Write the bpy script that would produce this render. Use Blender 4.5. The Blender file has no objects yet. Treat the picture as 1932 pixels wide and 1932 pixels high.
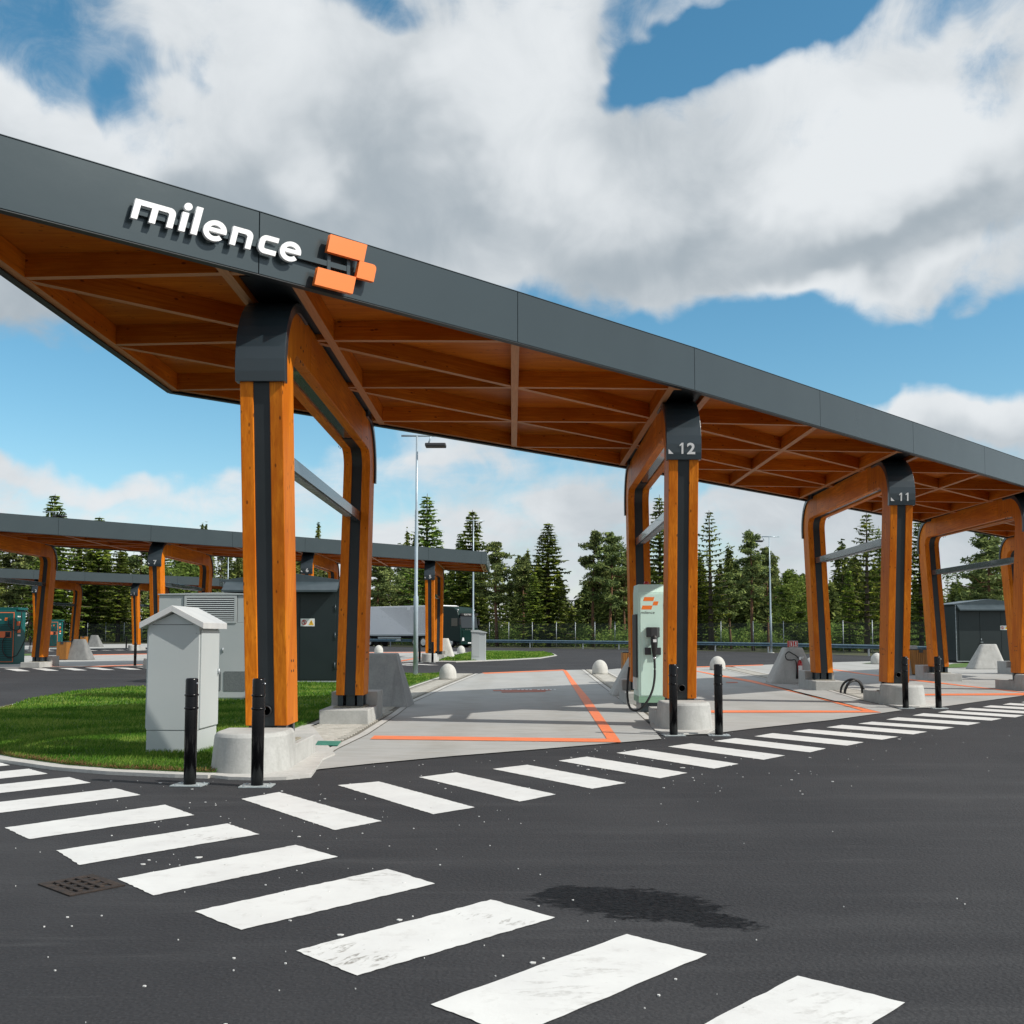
import bpy, bmesh, math, random
import numpy as np
from mathutils import Vector, Matrix
R = math.radians
C = bpy.context.scene.collection
sc = bpy.context.scene
rnd = random.Random(7)

# ---------------------------------------------------------------- camera
F = 1932.0; PITCH = R(4.0); HC = 1.4; SHY = 0.0512
cam = bpy.data.objects.new('camera', bpy.data.cameras.new('camera'))
C.objects.link(cam); sc.camera = cam
cam.location = (0, 0, HC); cam.rotation_euler = (R(94.0), 0, 0)
cam.data.lens = 36; cam.data.sensor_width = 36; cam.data.shift_y = SHY
cam.data.clip_start = 0.1; cam.data.clip_end = 3000

# ---------------------------------------------------------------- colour management
sc.view_settings.view_transform = 'Standard'; sc.view_settings.look = 'None'
sc.view_settings.exposure = 0.0; sc.view_settings.gamma = 1.0
sc.view_settings.use_curve_mapping = False

# sun: direction towards the sun
SUN = Vector((1.04, -0.39, 1.0)).normalized()
sun = bpy.data.objects.new('sun', bpy.data.lights.new('sun', 'SUN')); C.objects.link(sun)
sun.rotation_euler = SUN.to_track_quat('Z', 'Y').to_euler()
sun.data.energy = 4.7; sun.data.angle = R(0.53); sun.data.color = (1.0, 0.945, 0.86)
SUN_EL = math.asin(SUN.z); SUN_AZ = math.atan2(SUN.x, SUN.y)

def ray(px, py):
    u = (px - 966) / F; v = (966 + SHY * F - py) / F
    cp, sp = math.cos(PITCH), math.sin(PITCH)
    return Vector((u, cp - v * sp, sp + v * cp))

# ---------------------------------------------------------------- world: Nishita sky with procedural clouds
w = bpy.data.worlds.new('World'); sc.world = w; w.use_nodes = True
nt = w.node_tree; N = nt.nodes; L = nt.links
for n in list(N): N.remove(n)
def wn(t, **kw):
    n = N.new(t)
    for k, v in kw.items(): setattr(n, k, v)
    return n
def wmath(op, a, b=None, c=None):
    n = wn('ShaderNodeMath', operation=op)
    for i, x in enumerate((a, b, c)):
        if x is None: continue
        if isinstance(x, (int, float)): n.inputs[i].default_value = x
        else: L.new(x, n.inputs[i])
    return n.outputs[0]
def wrange(x, a, b, c, d, smooth=True):
    n = wn('ShaderNodeMapRange', interpolation_type='SMOOTHSTEP' if smooth else 'LINEAR')
    L.new(x, n.inputs[0])
    for i, v in enumerate((a, b, c, d)): n.inputs[i + 1].default_value = v
    return n.outputs[0]
tc = wn('ShaderNodeTexCoord'); sep = wn('ShaderNodeSeparateXYZ'); L.new(tc.outputs['Generated'], sep.inputs[0])
X, Y, Z = sep.outputs
den = wmath('ADD', wmath('MAXIMUM', Z, 0.0), 0.22)
cmb = wn('ShaderNodeCombineXYZ'); L.new(wmath('DIVIDE', X, den), cmb.inputs[0]); L.new(wmath('DIVIDE', Y, den), cmb.inputs[1]); L.new(wmath('MULTIPLY', Z, 2.0), cmb.inputs[2])
def wnoise(scale, detail, rough, vec, off=0.0, dist=0.0):
    m = wn('ShaderNodeMapping'); L.new(vec, m.inputs[0]); m.inputs['Location'].default_value = (off, off * .7, off * .3)
    n = wn('ShaderNodeTexNoise'); L.new(m.outputs[0], n.inputs['Vector'])
    n.inputs['Scale'].default_value = scale; n.inputs['Detail'].default_value = detail; n.inputs['Roughness'].default_value = rough
    n.inputs['Distortion'].default_value = dist
    return n.outputs['Fac']
gen = tc.outputs['Generated']
wa = wmath('SUBTRACT', wnoise(5.5, 4, .55, gen, 3.1), .5)
wb = wmath('SUBTRACT', wnoise(5.5, 4, .55, gen, 11.7), .5)
az = wmath('ADD', wmath('ARCTAN2', X, Y), wmath('MULTIPLY', wa, .26))
el = wmath('ADD', wmath('ARCSINE', Z), wmath('MULTIPLY', wb, .18))
def blob(px, py, rx, ry, rot=0):
    d = ray(px, py).normalized(); a0 = math.atan2(d.x, d.y); e0 = math.asin(d.z)
    ra, re = rx / F, ry / F
    da = wmath('SUBTRACT', az, a0); de = wmath('SUBTRACT', el, e0)
    if rot:
        c, s = math.cos(R(rot)), math.sin(R(rot))
        x1 = wmath('ADD', wmath('MULTIPLY', da, c), wmath('MULTIPLY', de, s))
        y1 = wmath('SUBTRACT', wmath('MULTIPLY', de, c), wmath('MULTIPLY', da, s))
    else: x1, y1 = da, de
    q = wmath('ADD', wmath('POWER', wmath('ABSOLUTE', wmath('DIVIDE', x1, ra)), 2.0), wmath('POWER', wmath('ABSOLUTE', wmath('DIVIDE', y1, re)), 2.0))
    return wrange(q, 0.0, 1.9, 1.0, 0.0)
# where the deck is open (-) and closed (+)
CL = [(60, 40, 210, 95, 0, -.75), (235, 190, 60, 105, 0, -.5), (700, -10, 110, 45, 0, -.6),
      (1320, 95, 175, 62, 10, -1.0), (1470, 15, 220, 85, 22, -1.15), (1215, 60, 50, 70, 0, -.35), (1900, 175, 70, 75, 0, -.55), (1790, 40, 70, 35, 0, -.3),
      (1060, 520, 120, 50, 0, -.5), (1420, 660, 560, 85, -9, -1.15), (1870, 690, 260, 80, -5, -.6),
      (230, 770, 420, 120, -4, -1.1), (700, 840, 160, 60, 0, -.6), (880, 950, 250, 45, 0, -.4), (1180, 860, 240, 50, 0, -.5), (380, 905, 90, 45, 0, -.3),
      (1800, 770, 120, 60, 0, 1.1), (1710, 720, 70, 40, 0, .35), (100, 650, 200, 55, -12, .55), (240, 640, 130, 40, 0, .3),
      (500, 300, 600, 260, 0, .45), (1400, 380, 700, 150, 4, .5), (1060, 160, 160, 160, 0, .4),
      (130, 900, 180, 30, 0, .42), (600, 880, 60, 28, 0, .3), (1100, 960, 130, 30, 0, .4), (1560, 980, 200, 60, 0, .25)]
dens = wmath('ADD', wmath('MULTIPLY', wmath('SUBTRACT', wnoise(2.3, 7, .6, cmb.outputs[0], 4.2, .3), .5), 1.5),
             wmath('MULTIPLY', wmath('SUBTRACT', wnoise(9, 5, .6, gen, 8.8, .2), .5), .6))
dens = wmath('ADD', dens, .64)
for (a, b, c, d, r_, wgt) in CL:
    dens = wmath('ADD', dens, wmath('MULTIPLY', blob(a, b, c, d, r_), wgt))
dens = wmath('ADD', dens, wmath('MULTIPLY', wmath('SUBTRACT', wnoise(17, 8, .68, gen, 5.5, 1.1), .5), .75))
alpha = wrange(dens, .02, .86, 0.0, 1.0)
# brightness of the cloud: thick bases grey, edges and heads white
SH = [(330, 420, 260, 90, 0, -.3), (760, 330, 120, 160, 20, -.22), (1420, 470, 380, 70, 6, -.36), (640, 420, 260, 150, 0, -.22), (1750, 470, 260, 50, 0, -.3), (1150, 440, 200, 60, 0, -.2), (80, 640, 260, 70, -15, -.5),
      (980, 160, 170, 150, 0, .35), (1090, 340, 160, 80, 0, .22), (1720, 300, 220, 90, 0, .4), (430, 100, 190, 120, 0, .2), (540, 330, 80, 60, 0, .35), (1800, 750, 140, 60, 0, .45), (1650, 540, 200, 30, 0, .2), (120, 220, 150, 80, 0, .3)]
shade = wmath('ADD', wmath('MULTIPLY', wmath('SUBTRACT', wnoise(3.2, 4, .5, gen, 21.3, .4), .5), 1.3), .64)
shade = wmath('ADD', shade, wmath('MULTIPLY', wmath('SUBTRACT', wnoise(12, 7, .6, gen, 2.3, .5), .5), .62))
for (a, b, c, d, r_, wgt) in SH:
    shade = wmath('ADD', shade, wmath('MULTIPLY', blob(a, b, c, d, r_), wgt))
shade = wrange(shade, .0, 1.0, 0.0, 1.0)
cr = wn('ShaderNodeMix', data_type='RGBA'); L.new(shade, cr.inputs[0])
cr.inputs[6].default_value = (.38, .44, .49, 1); cr.inputs[7].default_value = (.80, .835, .86, 1)
sky = wn('ShaderNodeTexSky', sky_type='NISHITA'); sky.sun_disc = False; sky.sun_elevation = SUN_EL; sky.sun_rotation = SUN_AZ
sky.air_density = 1.0; sky.dust_density = 0.6; sky.ozone_density = 1.2; sky.altitude = 100
hs = wn('ShaderNodeHueSaturation'); L.new(sky.outputs[0], hs.inputs['Color']); hs.inputs['Saturation'].default_value = 1.28; hs.inputs['Hue'].default_value = .480; hs.inputs['Value'].default_value = 1.0
b1 = wn('ShaderNodeBackground'); L.new(hs.outputs[0], b1.inputs[0]); b1.inputs[1].default_value = 0.145
b2 = wn('ShaderNodeBackground'); L.new(cr.outputs[2], b2.inputs[0]); b2.inputs[1].default_value = 1.0
ms = wn('ShaderNodeMixShader'); L.new(alpha, ms.inputs[0]); L.new(b1.outputs[0], ms.inputs[1]); L.new(b2.outputs[0], ms.inputs[2])
wo = wn('ShaderNodeOutputWorld'); L.new(ms.outputs[0], wo.inputs[0])
w.cycles.sampling_method = 'MANUAL'; w.cycles.sample_map_resolution = 1024

# ---------------------------------------------------------------- the lie of the land: flat near, a gentle rise beyond
S0, SL = 28.0, 0.0045
def gz(x, y): return SL * max(0.0, y - .8 * x - S0)
def G(px, py):
    d = ray(px, py); t = -HC / d.z; p = d * t
    if p.y - .8 * p.x > S0 or t < 0:
        # HC + t dz = SL*(t dy - .8 t dx - S0)
        t = (HC + SL * S0) / (SL * (d.y - .8 * d.x) - d.z); p = d * t
    return Vector((p.x, p.y, gz(p.x, p.y)))

# ---------------------------------------------------------------- mesh builder
class MB:
    def __init__(s): s.v = []; s.f = []; s.sm = []; s.mi = []
    def add(s, vs, fs, smooth=False, mi=0):
        o = len(s.v); s.v += [tuple(p) for p in vs]
        s.f += [tuple(i + o for i in f) for f in fs]; s.sm += [smooth] * len(fs); s.mi += [mi] * len(fs)
        return s
    def box(s, x0, x1, y0, y1, z0, z1, mi=0):
        return s.add([(x0,y0,z0),(x1,y0,z0),(x1,y1,z0),(x0,y1,z0),(x0,y0,z1),(x1,y0,z1),(x1,y1,z1),(x0,y1,z1)],
                     [(0,3,2,1),(4,5,6,7),(0,1,5,4),(1,2,6,5),(2,3,7,6),(3,0,4,7)], mi=mi)
    def loft(s, rings, smooth=False, caps=True, mi=0):
        n = len(rings[0]); vs = [p for r_ in rings for p in r_]; fs = []
        for k in range(len(rings) - 1):
            for i in range(n):
                j = (i + 1) % n
                fs.append((k*n+i, k*n+j, (k+1)*n+j, (k+1)*n+i))
        o = len(s.v); s.add(vs, fs, smooth, mi)
        if caps:
            s.f += [tuple(o + i for i in reversed(range(n))), tuple(o + (len(rings)-1)*n + i for i in range(n))]
            s.sm += [False, False]; s.mi += [mi, mi]
        return s
    def prism(s, poly, z0, z1, mi=0):
        return s.loft([[(x, y, z0) for x, y in poly], [(x, y, z1) for x, y in poly]], mi=mi)
    def cyl(s, x, y, z0, z1, r0, r1=None, n=16, smooth=True, mi=0):
        r1 = r0 if r1 is None else r1
        return s.loft([[(x + r*math.cos(2*math.pi*i/n), y + r*math.sin(2*math.pi*i/n), z) for i in range(n)] for z, r in ((z0, r0), (z1, r1))], smooth, mi=mi)
    def lathe(s, prof, n=20, x=0, y=0, mi=0):
        return s.loft([[(x + r*math.cos(2*math.pi*i/n), y + r*math.sin(2*math.pi*i/n), z) for i in range(n)] for r, z in prof], True, mi=mi)
    def tube(s, pts, r, n=8, mi=0):
        pts = [Vector(p) for p in pts]; rings = []
        up = Vector((0, 0, 1))
        for i, p in enumerate(pts):
            t = (pts[min(i+1, len(pts)-1)] - pts[max(i-1, 0)]).normalized()
            a = t.cross(up)
            if a.length < .05: a = t.cross(Vector((1, 0, 0)))
            a.normalize(); b = a.cross(t).normalized()
            rings.append([tuple(p + a*r*math.cos(2*math.pi*k/n) + b*r*math.sin(2*math.pi*k/n)) for k in range(n)])
        return s.loft(rings, True, mi=mi)
    def yz(s, poly, x0, x1, mi=0):       # prism along X of a polygon in YZ
        return s.loft([[(x0, y, z) for y, z in poly], [(x1, y, z) for y, z in poly]], mi=mi)
    def xz(s, poly, y0, y1, mi=0):
        return s.loft([[(x, y0, z) for x, z in poly], [(x, y1, z) for x, z in poly]], mi=mi)
    def mesh(s, name, mats):
        m = bpy.data.meshes.new(name); m.from_pydata(s.v, [], s.f)
        m.polygons.foreach_set('use_smooth', s.sm); m.polygons.foreach_set('material_index', s.mi)
        for x in (mats if isinstance(mats, (list, tuple)) else [mats]): m.materials.append(x)
        bm = bmesh.new(); bm.from_mesh(m); bmesh.ops.recalc_face_normals(bm, faces=bm.faces); bm.to_mesh(m); bm.free()
        return m
def obj(name, mb, mats, parent=None, bevel=0, loc=None, rz=None):
    m = mb.mesh(name, mats) if isinstance(mb, MB) else mb
    o = bpy.data.objects.new(name, m); C.objects.link(o)
    if parent: o.parent = parent
    if loc is not None: o.location = loc
    if rz is not None: o.rotation_euler = (0, 0, rz)
    if bevel:
        b = o.modifiers.new('bevel', 'BEVEL'); b.width = bevel; b.segments = 2; b.limit_method = 'ANGLE'; b.angle_limit = R(35)
    return o
def thing(name, label, cat, loc=(0,0,0), rz=0, group=None):
    o = bpy.data.objects.new(name, None); C.objects.link(o); o.empty_display_size = .1
    o.location = loc; o.rotation_euler = (0, 0, rz); o['label'] = label; o['category'] = cat
    if group: o['group'] = group
    return o
def tag(o, label, cat, group=None):
    o['label'] = label; o['category'] = cat
    if group: o['group'] = group
    return o
def struct(o): o['kind'] = 'structure'; return o
def stuff(o): o['kind'] = 'stuff'; return o
def dup(root, loc, rz=0, label=None, group=None, scale=None):
    r = root.copy(); C.objects.link(r); r.location = loc; r.rotation_euler = (0, 0, rz)
    if label: r['label'] = label
    if group: r['group'] = group
    if scale: r.scale = scale
    for ch in list(root.children):
        c = ch.copy(); C.objects.link(c); c.parent = r
        for g in ch.children:
            d = g.copy(); C.objects.link(d); d.parent = c
    return r
def ground_sheet(pts, z, mat, name, parent=None, thick=0):
    """flat polygon laid on the land, cut where the land bends"""
    bm = bmesh.new(); vs = [bm.verts.new((p[0], p[1], 0)) for p in pts]; bm.faces.new(vs)
    bmesh.ops.triangulate(bm, faces=bm.faces[:])
    bmesh.ops.bisect_plane(bm, geom=bm.verts[:] + bm.edges[:] + bm.faces[:], plane_co=(0, S0, 0), plane_no=(-.8, 1, 0), dist=1e-5)
    if thick:
        r_ = bmesh.ops.extrude_face_region(bm, geom=bm.faces[:])
        for e in r_['geom']:
            if isinstance(e, bmesh.types.BMVert): e.co.z = -thick
    for v in bm.verts: v.co.z += gz(v.co.x, v.co.y) + z
    bmesh.ops.recalc_face_normals(bm, faces=bm.faces)
    if not thick:
        for f in bm.faces:
            if f.normal.z < 0: f.normal_flip()
    m = bpy.data.meshes.new(name); bm.to_mesh(m); bm.free(); m.materials.append(mat)
    return obj(name, m, None, parent)

# ---------------------------------------------------------------- materials
def mat(name, col, rough=.5, metal=0, spec=.5, col2=None, nscale=5, nstretch=(1,1,1), ndetail=6, bump=0, bscale=None, bdist=.01, coat=0, vary=0, lo=.35, hi=.65, rvar=0):
    m = bpy.data.materials.new(name); m.use_nodes = True
    t = m.node_tree; P = t.nodes['Principled BSDF']
    P.inputs['Base Color'].default_value = (*col, 1); P.inputs['Roughness'].default_value = rough; P.inputs['Metallic'].default_value = metal
    P.inputs['Specular IOR Level'].default_value = spec; P.inputs['Coat Weight'].default_value = coat
    tcn = t.nodes.new('ShaderNodeTexCoord'); mp = t.nodes.new('ShaderNodeMapping'); t.links.new(tcn.outputs['Object'], mp.inputs[0]); mp.inputs['Scale'].default_value = nstretch
    oi = t.nodes.new('ShaderNodeObjectInfo'); va = t.nodes.new('ShaderNodeVectorMath'); va.operation = 'ADD'
    vm = t.nodes.new('ShaderNodeMath'); vm.operation = 'MULTIPLY'; vm.inputs[1].default_value = 37 * (1 if vary else 0); t.links.new(oi.outputs['Random'], vm.inputs[0])
    t.links.new(mp.outputs[0], va.inputs[0]); t.links.new(vm.outputs[0], va.inputs[1])
    vec = va.outputs[0]
    m['_'] = 0
    if col2:
        n = t.nodes.new('ShaderNodeTexNoise'); n.inputs['Scale'].default_value = nscale; n.inputs['Detail'].default_value = ndetail; t.links.new(vec, n.inputs['Vector'])
        r_ = t.nodes.new('ShaderNodeMapRange'); t.links.new(n.outputs['Fac'], r_.inputs[0]); r_.inputs[1].default_value = lo; r_.inputs[2].default_value = hi
        x = t.nodes.new('ShaderNodeMix'); x.data_type = 'RGBA'; t.links.new(r_.outputs[0], x.inputs[0]); x.inputs[6].default_value = (*col, 1); x.inputs[7].default_value = (*col2, 1)
        out = x.outputs[2]
        if vary:
            h = t.nodes.new('ShaderNodeHueSaturation'); t.links.new(out, h.inputs['Color'])
            mr = t.nodes.new('ShaderNodeMapRange'); t.links.new(oi.outputs['Random'], mr.inputs[0]); mr.inputs[3].default_value = 1 - vary; mr.inputs[4].default_value = 1 + vary
            t.links.new(mr.outputs[0], h.inputs['Value']); out = h.outputs[0]
        t.links.new(out, P.inputs['Base Color'])
        if rvar:
            q = t.nodes.new('ShaderNodeMapRange'); t.links.new(n.outputs['Fac'], q.inputs[0]); q.inputs[1].default_value = .3; q.inputs[2].default_value = .7
            q.inputs[3].default_value = rough - rvar; q.inputs[4].default_value = rough + rvar; t.links.new(q.outputs[0], P.inputs['Roughness'])
    if bump:
        n2 = t.nodes.new('ShaderNodeTexNoise'); n2.inputs['Scale'].default_value = bscale or nscale * 4; n2.inputs['Detail'].default_value = 5; t.links.new(vec, n2.inputs['Vector'])
        b = t.nodes.new('ShaderNodeBump'); b.inputs['Strength'].default_value = bump; b.inputs['Distance'].default_value = bdist
        t.links.new(n2.outputs['Fac'], b.inputs['Height']); t.links.new(b.outputs[0], P.inputs['Normal'])
    del m['_']
    return m
class NT:
    """small node-tree helper"""
    def __init__(s, m): s.t = m.node_tree; s.P = s.t.nodes['Principled BSDF']; s.tc = s.t.nodes.new('ShaderNodeTexCoord')
    def n(s, ty, **kw):
        a = s.t.nodes.new(ty)
        for k, v in kw.items(): setattr(a, k, v)
        return a
    def l(s, a, b): s.t.links.new(a, b)
    def m(s, op, a, b=None, c=None):
        n = s.n('ShaderNodeMath', operation=op)
        for i, x in enumerate((a, b, c)):
            if x is None: continue
            if isinstance(x, (int, float)): n.inputs[i].default_value = x
            else: s.l(x, n.inputs[i])
        return n.outputs[0]
    def map(s, scale=(1,1,1), loc=(0,0,0), rot=(0,0,0), src='Object'):
        m_ = s.n('ShaderNodeMapping'); s.l(s.tc.outputs[src], m_.inputs[0]); m_.inputs['Scale'].default_value = scale; m_.inputs['Location'].default_value = loc; m_.inputs['Rotation'].default_value = rot
        return m_.outputs[0]
    def noise(s, scale, detail=5, rough=.5, vec=None, dist=0):
        n = s.n('ShaderNodeTexNoise'); n.inputs['Scale'].default_value = scale; n.inputs['Detail'].default_value = detail; n.inputs['Roughness'].default_value = rough; n.inputs['Distortion'].default_value = dist
        s.l(vec if vec else s.tc.outputs['Object'], n.inputs['Vector']); return n.outputs['Fac']
    def rng(s, x, a, b, c=0, d=1, smooth=False):
        n = s.n('ShaderNodeMapRange', interpolation_type='SMOOTHSTEP' if smooth else 'LINEAR'); s.l(x, n.inputs[0])
        for i, v in enumerate((a, b, c, d)): n.inputs[i+1].default_value = v
        return n.outputs[0]
    def mix(s, f, a, b):
        n = s.n('ShaderNodeMix', data_type='RGBA')
        for sock, x in ((n.inputs[0], f), (n.inputs[6], a), (n.inputs[7], b)):
            if isinstance(x, (int, float)): sock.default_value = x
            elif isinstance(x, tuple): sock.default_value = (*x, 1)
            else: s.l(x, sock)
        return n.outputs[2]
    def bump(s, h, st, dist):
        b = s.n('ShaderNodeBump'); b.inputs['Strength'].default_value = st; b.inputs['Distance'].default_value = dist; s.l(h, b.inputs['Height']); s.l(b.outputs[0], s.P.inputs['Normal'])
def new_mat(name, rough=.5):
    m = bpy.data.materials.new(name); m.use_nodes = True; q = NT(m); q.P.inputs['Roughness'].default_value = rough; return m, q

def wood(name, axis, k=1.0):
    m, q = new_mat(name, .5)
    q.P.inputs['Specular IOR Level'].default_value = .16
    st = [34, 34, 34]; st[axis] = 1.6
    oi = q.n('ShaderNodeObjectInfo'); off = q.n('ShaderNodeVectorMath', operation='ADD')
    mm = q.m('MULTIPLY', oi.outputs['Random'], 53.0); mp = q.map(tuple(st)); q.l(mp, off.inputs[0]); q.l(mm, off.inputs[1])
    gr = q.noise(1.0, 6, .6, off.outputs[0], .6)
    off2 = q.n('ShaderNodeVectorMath', operation='ADD'); st2 = [3.2, 3.2, 3.2]; st2[axis] = .9; q.l(q.map(tuple(st2)), off2.inputs[0]); q.l(mm, off2.inputs[1])
    pt = q.noise(1.0, 5, .6, off2.outputs[0])
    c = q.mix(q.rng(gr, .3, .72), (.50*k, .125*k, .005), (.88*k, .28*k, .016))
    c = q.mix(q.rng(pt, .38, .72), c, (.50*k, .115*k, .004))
    # knots
    vo = q.n('ShaderNodeTexVoronoi'); off3 = q.n('ShaderNodeVectorMath', operation='ADD'); st3 = [11, 11, 11]; st3[axis] = 5.5; q.l(q.map(tuple(st3)), off3.inputs[0]); q.l(mm, off3.inputs[1])
    q.l(off3.outputs[0], vo.inputs['Vector']); vo.inputs['Scale'].default_value = 1.0
    kn = q.m('MULTIPLY', q.rng(vo.outputs['Distance'], .09, .17, 1, 0, True), q.rng(q.noise(2.4, 3, .5, off2.outputs[0]), .42, .52))
    c = q.mix(q.m('MULTIPLY', kn, .8), c, (.10, .024, .005))
    h = q.n('ShaderNodeHueSaturation'); q.l(c, h.inputs['Color']); q.l(q.rng(oi.outputs['Random'], 0, 1, .80, 1.12), h.inputs['Value'])
    q.l(h.outputs[0], q.P.inputs['Base Color'])
    q.bump(gr, .25, .002); q.P.inputs['Coat Weight'].default_value = .02; q.P.inputs['Coat Roughness'].default_value = .25
    return m
WX, WZ, WY = wood('timber_beam', 0, .84), wood('timber_column', 2), wood('timber_crossbeam', 1, .98)
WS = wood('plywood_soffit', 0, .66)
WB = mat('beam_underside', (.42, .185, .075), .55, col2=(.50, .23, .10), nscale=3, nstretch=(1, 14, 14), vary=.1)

def asphalt_mat():
    m, q = new_mat('asphalt', .82)
    O = q.tc.outputs['Object']
    fine = q.noise(62, 6, .78); mid = q.noise(9, 8, .7); big = q.noise(.35, 5, .6)
    st = q.noise(1.0, 6, .6, q.map((.22, 1.5, 1), rot=(0, 0, R(-18))))
    ag = q.n('ShaderNodeTexVoronoi'); ag.inputs['Scale'].default_value = 48; q.l(O, ag.inputs['Vector'])
    c = q.mix(q.rng(fine, .33, .72), (.007, .0075, .0095), (.040, .041, .046))
    c = q.mix(q.m('MULTIPLY', q.rng(ag.outputs['Distance'], .0, .22, 1, 0), .6), c, (.10, .10, .105))
    c = q.mix(q.m('MULTIPLY', q.rng(mid, .4, .75), .35), c, (.024, .024, .026))
    c = q.mix(q.m('MULTIPLY', q.rng(big, .42, .7), .55), c, (.046, .046, .049))
    c = q.mix(q.m('MULTIPLY', q.rng(st, .5, .78), .6), c, (.054, .055, .058))
    # pale scuffs left by tyres
    sc_ = q.noise(1.0, 8, .7, q.map((.5, 7, 1), rot=(0, 0, R(52))), 1.2)
    c = q.mix(q.m('MULTIPLY', q.rng(sc_, .55, .78), .5), c, (.068, .069, .072))
    # paving seams: thin pale lines along and across the crossing
    for rot_, off_ in ((45, 3.1),):
        sx = q.n('ShaderNodeSeparateXYZ'); q.l(q.map((1, 1, 1), rot=(0, 0, R(rot_))), sx.inputs[0])
        dl = q.m('ABSOLUTE', q.m('ADD', q.m('SUBTRACT', sx.outputs[0], off_), q.m('MULTIPLY', q.m('SUBTRACT', q.noise(1.2, 3), .5), .05)))
        c = q.mix(q.m('MULTIPLY', q.rng(dl, .004, .016, 1, 0), q.rng(q.noise(5, 5, .7), .42, .62, 0, .6)), c, (.12, .12, .118))
    # wet oily patch, by its own outline
    g1, g2 = G(1070, 1683), G(1385, 1740)
    sep_ = q.n('ShaderNodeSeparateXYZ'); q.l(O, sep_.inputs[0])
    ed = q.m('MULTIPLY', q.m('SUBTRACT', q.noise(5.2, 10, .76, q.map((1, 1.7, 1), rot=(0, 0, R(-12)))), .5), 2.3)
    ax, ay = g2.x - g1.x, g2.y - g1.y; Ln = math.hypot(ax, ay); ux, uy = ax/Ln, ay/Ln
    def patch(cx, cy, ra, rb):
        dx = q.m('SUBTRACT', sep_.outputs[0], cx); dy = q.m('SUBTRACT', sep_.outputs[1], cy)
        a = q.m('DIVIDE', q.m('ADD', q.m('MULTIPLY', dx, ux), q.m('MULTIPLY', dy, uy)), ra)
        b = q.m('DIVIDE', q.m('SUBTRACT', q.m('MULTIPLY', dy, ux), q.m('MULTIPLY', dx, uy)), rb)
        return q.m('SQRT', q.m('ADD', q.m('POWER', q.m('ABSOLUTE', a), 2.0), q.m('POWER', q.m('ABSOLUTE', b), 2.0)))
    pts = [G(1125, 1698), G(1215, 1706), G(1312, 1730)]
    dd = q.m('MINIMUM', patch(pts[0].x, pts[0].y, .42, .28), q.m('MINIMUM', patch(pts[1].x, pts[1].y, .46, .33), patch(pts[2].x, pts[2].y, .36, .17)))
    wet = q.rng(q.m('ADD', dd, ed), .80, .97, 1, 0, True)
    wetp = q.m('MULTIPLY', wet, q.rng(q.noise(34, 4, .65), .30, .62, .55, 1))
    c = q.mix(wetp, c, (.0028, .0033, .0045))
    q.l(c, q.P.inputs['Base Color'])
    q.l(q.m('SUBTRACT', .84, q.m('MULTIPLY', wetp, .28)), q.P.inputs['Roughness'])
    hh = q.m('ADD', q.m('MULTIPLY', fine, .6), q.m('MULTIPLY', q.m('SUBTRACT', 1.0, ag.outputs['Distance']), .7))
    q.bump(hh, .85, .008)
    q.l(q.m('SUBTRACT', .35, q.m('MULTIPLY', wetp, .27)), q.P.inputs['Specular IOR Level'])
    return m
ASPH = asphalt_mat()

def concrete_slab_mat():
    m, q = new_mat('slab_concrete', .8)
    br = q.noise(1.0, 5, .6, q.map((1.2, 42, 1))); big = q.noise(.5, 5, .6); md = q.noise(3, 6, .6, q.map((.6, 2.2, 1))); fine = q.noise(120, 3, .6)
    c = q.mix(q.rng(br, .3, .7), (.31, .318, .315), (.40, .41, .405))
    c = q.mix(q.m('MULTIPLY', q.rng(big, .4, .72), .5), c, (.47, .46, .435))
    c = q.mix(q.m('MULTIPLY', q.rng(md, .45, .75), .6), c, (.25, .245, .215))
    c = q.mix(q.m('MULTIPLY', q.rng(fine, .35, .7), .25), c, (.25, .25, .24))
    # dusty tyre tracks down the bay
    tr = q.n('ShaderNodeTexWave', wave_type='BANDS', bands_direction='X'); tr.inputs['Scale'].default_value = .17; tr.inputs['Distortion'].default_value = 1.4; tr.inputs['Detail'].default_value = 3; q.l(q.tc.outputs['Object'], tr.inputs['Vector'])
    c = q.mix(q.m('MULTIPLY', q.m('MULTIPLY', q.rng(tr.outputs['Fac'], .62, .95), q.rng(q.noise(1.4, 5, .7), .35, .7)), .38), c, (.22, .205, .17))
    q.l(c, q.P.inputs['Base Color']); q.bump(br, .3, .004); return m
SLAB = concrete_slab_mat()
def precast_mat(name, a, b, stain):
    m, q = new_mat(name, .78)
    n1 = q.noise(3.2, 7, .65); n2 = q.noise(34, 5, .6); n3 = q.noise(1.0, 6, .6, q.map((7, 7, 1.1)))
    c = q.mix(q.rng(n1, .32, .7), a, b)
    c = q.mix(q.m('MULTIPLY', q.rng(n3, .52, .78), .5), c, stain)
    vo = q.n('ShaderNodeTexVoronoi'); vo.inputs['Scale'].default_value = 16; q.l(q.tc.outputs['Object'], vo.inputs['Vector'])
    c = q.mix(q.m('MULTIPLY', q.rng(vo.outputs['Distance'], .05, .12, 1, 0), .5), c, stain)
    c = q.mix(q.m('MULTIPLY', q.rng(n2, .4, .7), .22), c, stain)
    q.l(c, q.P.inputs['Base Color']); q.bump(q.m('ADD', n2, n1), .35, .006); return m
PRE = precast_mat('precast_concrete', (.36, .365, .35), (.47, .475, .46), (.22, .22, .205))
PRE2 = precast_mat('weathered_concrete', (.30, .31, .31), (.40, .405, .40), (.16, .16, .16))
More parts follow.
